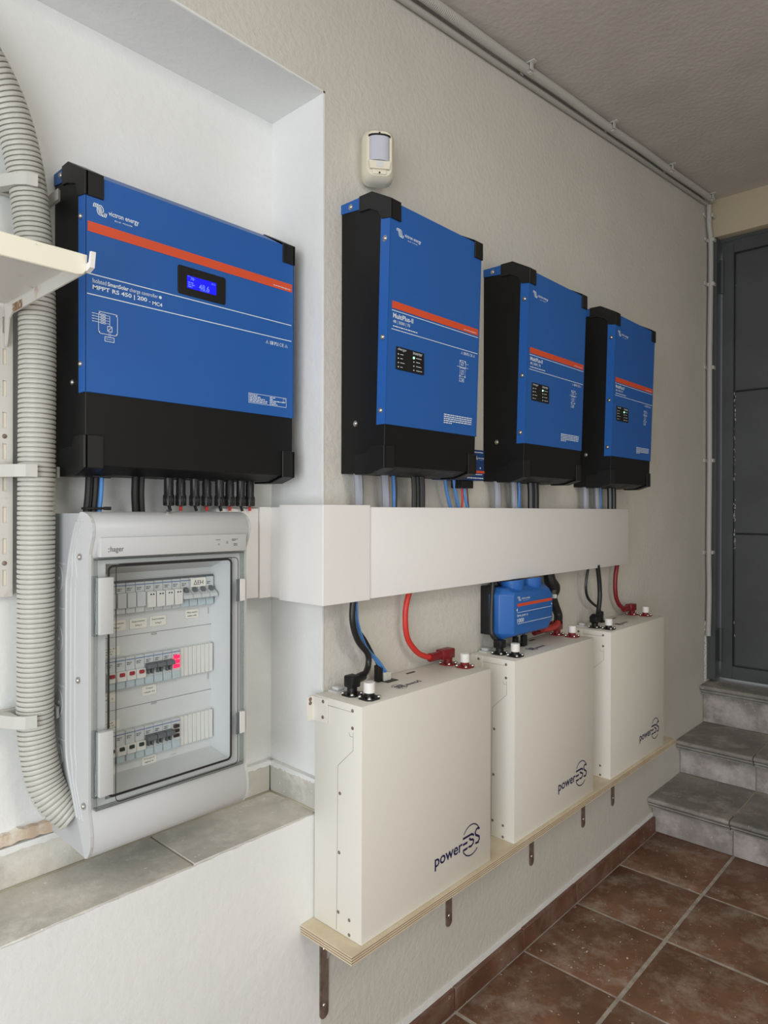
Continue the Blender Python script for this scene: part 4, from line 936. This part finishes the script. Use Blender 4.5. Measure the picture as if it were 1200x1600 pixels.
for z0, z1 in ((1.112, 1.153), (0.866, 0.906)):
    o = obj('door_latch', H(MB().rbox(0.7475, 0.7600, -0.0060, 0.004, z0, z1, 0.001, 1)), MODW, dr)
    obj('latch_spring', H(MB().rbox(0.7400, 0.7480, -0.0055, -0.0035, z0, z1, 0.0008, 1)), TOGG, o)

# ================================================================= CORRUGATED PIPE
ctr = smooth_path([(0.262, 0.118, 2.075), (0.330, 0.120, 2.020), (0.383, 0.122, 1.945), (0.413, 0.124, 1.860), (0.431, 0.125, 1.74), (0.438, 0.125, 1.60), (0.438, 0.125, 1.40), (0.437, 0.125, 1.20), (0.436, 0.125, 1.0), (0.437, 0.124, 0.91), (0.445, 0.112, 0.838), (0.460, 0.098, 0.800), (0.482, 0.084, 0.775)], 24)
# resample evenly: one rib every 8.1 mm
acc = [0]
for a, b in zip(ctr[:-1], ctr[1:]): acc.append(acc[-1]+(b-a).length)
def at(s):
    import bisect
    i = min(max(bisect.bisect_right(acc, s)-1, 0), len(ctr)-2); return ctr[i].lerp(ctr[i+1], (s-acc[i])/(acc[i+1]-acc[i]))
path = []; rad = []; s = 0; PT = 0.0079
while s+PT < acc[-1]:
    for f_, q in ((0.0, 0.0240), (0.10, 0.0242), (0.14, 0.0276), (0.28, 0.0284), (0.60, 0.0285), (0.86, 0.0279), (0.93, 0.0242)): path.append(at(s+f_*PT)); rad.append(q)
    s += PT
tag(obj('corrugated_pipe', MB().tube(path, rad, 28), PIPE), 'thick grey corrugated pipe running down the wall into the left side of the distribution board', 'pipe')
cl = None
for z, lab in ((1.807, 'top grey pipe clip beside the upper left corner of the solar charger'), (1.343, 'grey pipe clip level with the bottom of the solar charger'), (0.941, 'lowest grey pipe clip, left of the distribution board')):
    if cl is None:
        r = thing('pipe_clip', lab, 'pipe clip', (0.432, RD, z), 'clips holding the corrugated pipe')
        mb = MB(); pts_o = []; pts_i = []
        for k in range(17):
            t = math.radians(-70+320*k/16-90-0)
            t = math.radians(150+ (240*k/16)-0)
        # saddle: back plate, left arm and curled front lip
        mb.rbox(-0.050, 0.030, -0.012, -0.001, -0.010, 0.010, 0.0015)
        mb.prism([(-0.066, -0.001), (-0.066, -0.012), (-0.056, -0.016), (-0.034, -0.060), (-0.022, -0.073), (-0.006, -0.078), (-0.006, -0.0745), (-0.020, -0.069), (-0.0285, -0.058), (-0.0290, -0.030), (-0.040, -0.012), (-0.040, -0.001)], 2, -0.010, 0.010)
        mb.prism([(0.028, -0.001), (0.040, -0.001), (0.040, -0.050), (0.034, -0.056), (0.0345, -0.012), (0.028, -0.012)], 2, -0.009, 0.009)
        obj('clip_body', mb, CLIP, r)
        obj('screw', MB().dome((-0.045, -0.016, 0), (-0.8, -0.5, 0), 0.003, 0.002, 8), STEEL_D, r)
        cl = r
    else: dup(cl, (0.432+(0.0 if z > 1 else 0), RD, z), lab)

# ================================================================= WALL RAIL AND METAL SHELF
r = thing('wall_rail', 'white slotted steel rail screwed to the wall at the far left', 'rail', (0.397, RD, 1.138))
bmr = MB()
bmr.box(-0.0135, -0.0125, -0.018, -0.001, 0, 0.50).box(0.0115, 0.0125, -0.018, -0.001, 0, 0.50)
bmr.box(-0.0125, -0.003, -0.018, -0.0168, 0, 0.50).box(0.003, 0.0115, -0.018, -0.0168, 0, 0.50)
zs = [0.018+0.0515*k for k in range(10)]
prev = 0
for z in zs: bmr.box(-0.003, 0.003, -0.018, -0.0168, prev, z); prev = z+0.026
bmr.box(-0.003, 0.003, -0.018, -0.0168, prev, 0.50)
obj('slotted_channel', bmr, SHELFG, r)
obj('added_slot_backing', MB().box(-0.0120, 0.0110, -0.0155, -0.0150, 0, 0.50), SHELFW, r)  # pale strip added to brighten the shaded slots, standing in for the wall behind
for z in (0.055, 0.262): obj('screw', MB().dome((0.000, -0.0181, z), (0, -1, 0), 0.004, 0.002, 8), STEEL_D, r)
r = thing('metal_shelf', 'cream metal shelf tray on its bracket arm at the upper left', 'shelf', (0.397, RD, 1.59))
tr = MB().rbox(-0.62, -0.003, -0.318, -0.030, 0.022, 0.0245, 0.0008, 1)
obj('tray', tr, SHELFG, r)
obj('front_lip', MB().rprism([(-0.62, 0.0), (-0.012, 0.0), (-0.004, 0.002), (0.001, 0.009), (0.0015, 0.029), (-0.62, 0.029)], 1, -0.3215, -0.3175, 0.001), SHELFW, r)
obj('bracket_arm', MB().prism([(-0.019, -0.045), (-0.019, 0.028), (-0.3165, 0.028), (-0.3165, 0.006), (-0.050, 0.004), (-0.036, -0.002), (-0.026, -0.040), (-0.022, -0.045)], 0, -0.0005, 0.002), SHELFG, r)
obj('rust_patch', MB().box(-0.0010, -0.0006, -0.096, -0.054, 0.0045, 0.0175), RUST, r)
obj('end_hook', MB().prism([(-0.318, 0.006), (-0.332, 0.010), (-0.336, 0.030), (-0.331, 0.031), (-0.327, 0.018), (-0.318, 0.016)], 0, 0.0, 0.006), CAPW, r)

# ================================================================= MOTION DETECTOR
r = thing('motion_detector', 'cream motion detector on the wall above the first inverter', 'motion detector', (1.098, 0, 1.995))
n = 24; rings = []
def rr2(w_, h_, rad_, y_, dz=0.0): return [(a, y_, b+dz) for a, b in rrect(-w_/2, -h_/2, w_/2, h_/2, rad_, 5)]
lay = [rr2(0.070, 0.112, 0.020, -0.001), rr2(0.072, 0.114, 0.021, -0.018), rr2(0.068, 0.110, 0.020, -0.030), rr2(0.054, 0.096, 0.016, -0.040)]
m_ = len(lay[0]); v = [p_ for l_ in lay for p_ in l_]
body = MB().add(v, [(k*m_+i, k*m_+(i+1) % m_, (k+1)*m_+(i+1) % m_, (k+1)*m_+i) for k in range(3) for i in range(m_)], True).add(lay[-1], [tuple(range(m_))]).add(lay[0], [tuple(range(m_))])
body.v = [(a, b, c+0.056) for a, b, c in body.v]
obj('casing', body, SENS, r)
ln = []
for k in range(9):
    t = math.pi*(k/8); ln.append((-0.023*math.cos(t), -0.036-0.014*math.sin(t)**0.8 if 0 < k < 8 else -0.036))
mb = MB().prism(ln, 2, 0.038, 0.090, True); obj('lens', mb, SENSL, r)
obj('lens_shade', MB().prism([(a*1.1, b-0.001) for a, b in ln], 2, 0.0905, 0.0935), CAPB, r)
obj('lower_nose', MB().prism([(-0.021, 0.020), (0.021, 0.020), (0.024, 0.037), (-0.024, 0.037)], 1, -0.047, -0.036).rbox(-0.016, 0.016, -0.043, -0.036, 0.010, 0.022, 0.003), SENS, r)
obj('sensor_window', MB().box(-0.007, 0.007, -0.0478, -0.0465, 0.024, 0.036), HGREY2, r)
obj('status_led', MB().cyl((0, -0.0405, 0.100), (0, -0.0415, 0.100), 0.002, 8).cyl((0, -0.0425, 0.013), (0, -0.0440, 0.013), 0.002, 8), PRINT_K, r)

r.rotation_euler = (0, 0, math.radians(-38)); r.location = (1.098, -0.020, 1.995)
obj('swivel_mount', MB().cyl((0, 0.0, 0.056), (0.015, 0.026, 0.056), 0.014), SENS, r)
# ================================================================= CEILING CONDUIT AND WALL CABLE
def zz(x): return zc(x)
pa = []; ra = []; x = 0.75
while x < 3.33:
    for f_, q in ((0, 0.0118), (0.35, 0.0132), (0.65, 0.0132)): pa.append((x+f_*0.006, -0.0375, zz(x+f_*0.006)-0.0145-0.003*math.sin(x*5)**2)); ra.append(q)
    x += 0.006
tag(obj('ceiling_conduit', MB().tube(pa, ra, 10), PIPE_C), 'grey ribbed conduit clipped along the ceiling edge above the inverters', 'conduit')
tag(obj('ceiling_cable', MB().tube([(0.75, -0.0105, zz(0.75)-0.026), (1.6, -0.0105, zz(1.6)-0.028), (2.5, -0.0105, zz(2.5)-0.025), (3.33, -0.0105, zz(3.33)-0.026)], 0.0085, 10), PIPE_C), 'smooth grey cable run along the top of the wall below the ribbed conduit', 'conduit')
c0 = None
for x, l_ in ((1.70, 'nearest conduit clip, above the gap between the first two inverters'), (2.245, 'second ceiling conduit clip along, above the furthest inverter'), (2.79, 'third ceiling conduit clip along'), (3.29, 'last ceiling conduit clip in the corner by the door')):
    if c0 is None:
        c0 = thing('conduit_clip', l_, 'conduit clip', (x, -0.0375, zz(x)-0.001), 'clips along the ceiling conduit')
        mb = MB().rbox(-0.009, 0.009, -0.030, 0.018, -0.0035, 0.0, 0.001, 1).rbox(-0.008, 0.008, -0.018, -0.0145, -0.024, -0.002, 0.001, 1).rbox(-0.008, 0.008, 0.0138, 0.017, -0.024, -0.002, 0.001, 1).rbox(-0.008, 0.008, -0.018, -0.006, -0.033, -0.029, 0.001, 1)
        obj('clip_body', mb, CLIP, c0)
    else: dup(c0, (x, -0.0375, zz(x)-0.001), l_)
cable('corner_cable', 'pale grey cable running down the wall corner beside the steel door', [(3.345, -0.020, 2.70), (3.352, -0.018, 2.62), (3.376, -0.018, 2.54), (3.378, -0.018, 2.35), (3.368, -0.018, 1.95), (3.372, -0.018, 1.5), (3.366, -0.018, 1.1), (3.374, -0.018, 0.9), (3.362, -0.018, 0.70)], 0.0115, PIPE_C, None, 6, 10)
c0 = None
for z, l_ in ((2.655, 'cable clip just under the ceiling in the corner'), (2.548, 'cable clip level with the top of the steel door'), (2.342, 'third cable clip from the ceiling in the corner'), (1.952, 'corner cable clip above the middle of the steel door'), (1.518, 'corner cable clip level with the bottom of the furthest inverter'), (1.089, 'lowest clip on the corner cable')):
    if c0 is None:
        c0 = thing('cable_clip', l_, 'cable clip', (3.352, -0.001, z), 'clips on the corner cable')
        obj('clip_body', MB().rbox(-0.036, 0.028, -0.006, 0.0, -0.008, 0.008, 0.001, 1).rbox(-0.004, 0.036, -0.034, -0.028, -0.008, 0.008, 0.001, 1).rbox(-0.004, 0.002, -0.030, -0.003, -0.008, 0.008, 0.001, 1), CLIP, c0)
    else: dup(c0, (3.352+(0.02 if z < 2.6 else 0), -0.001, z), l_)
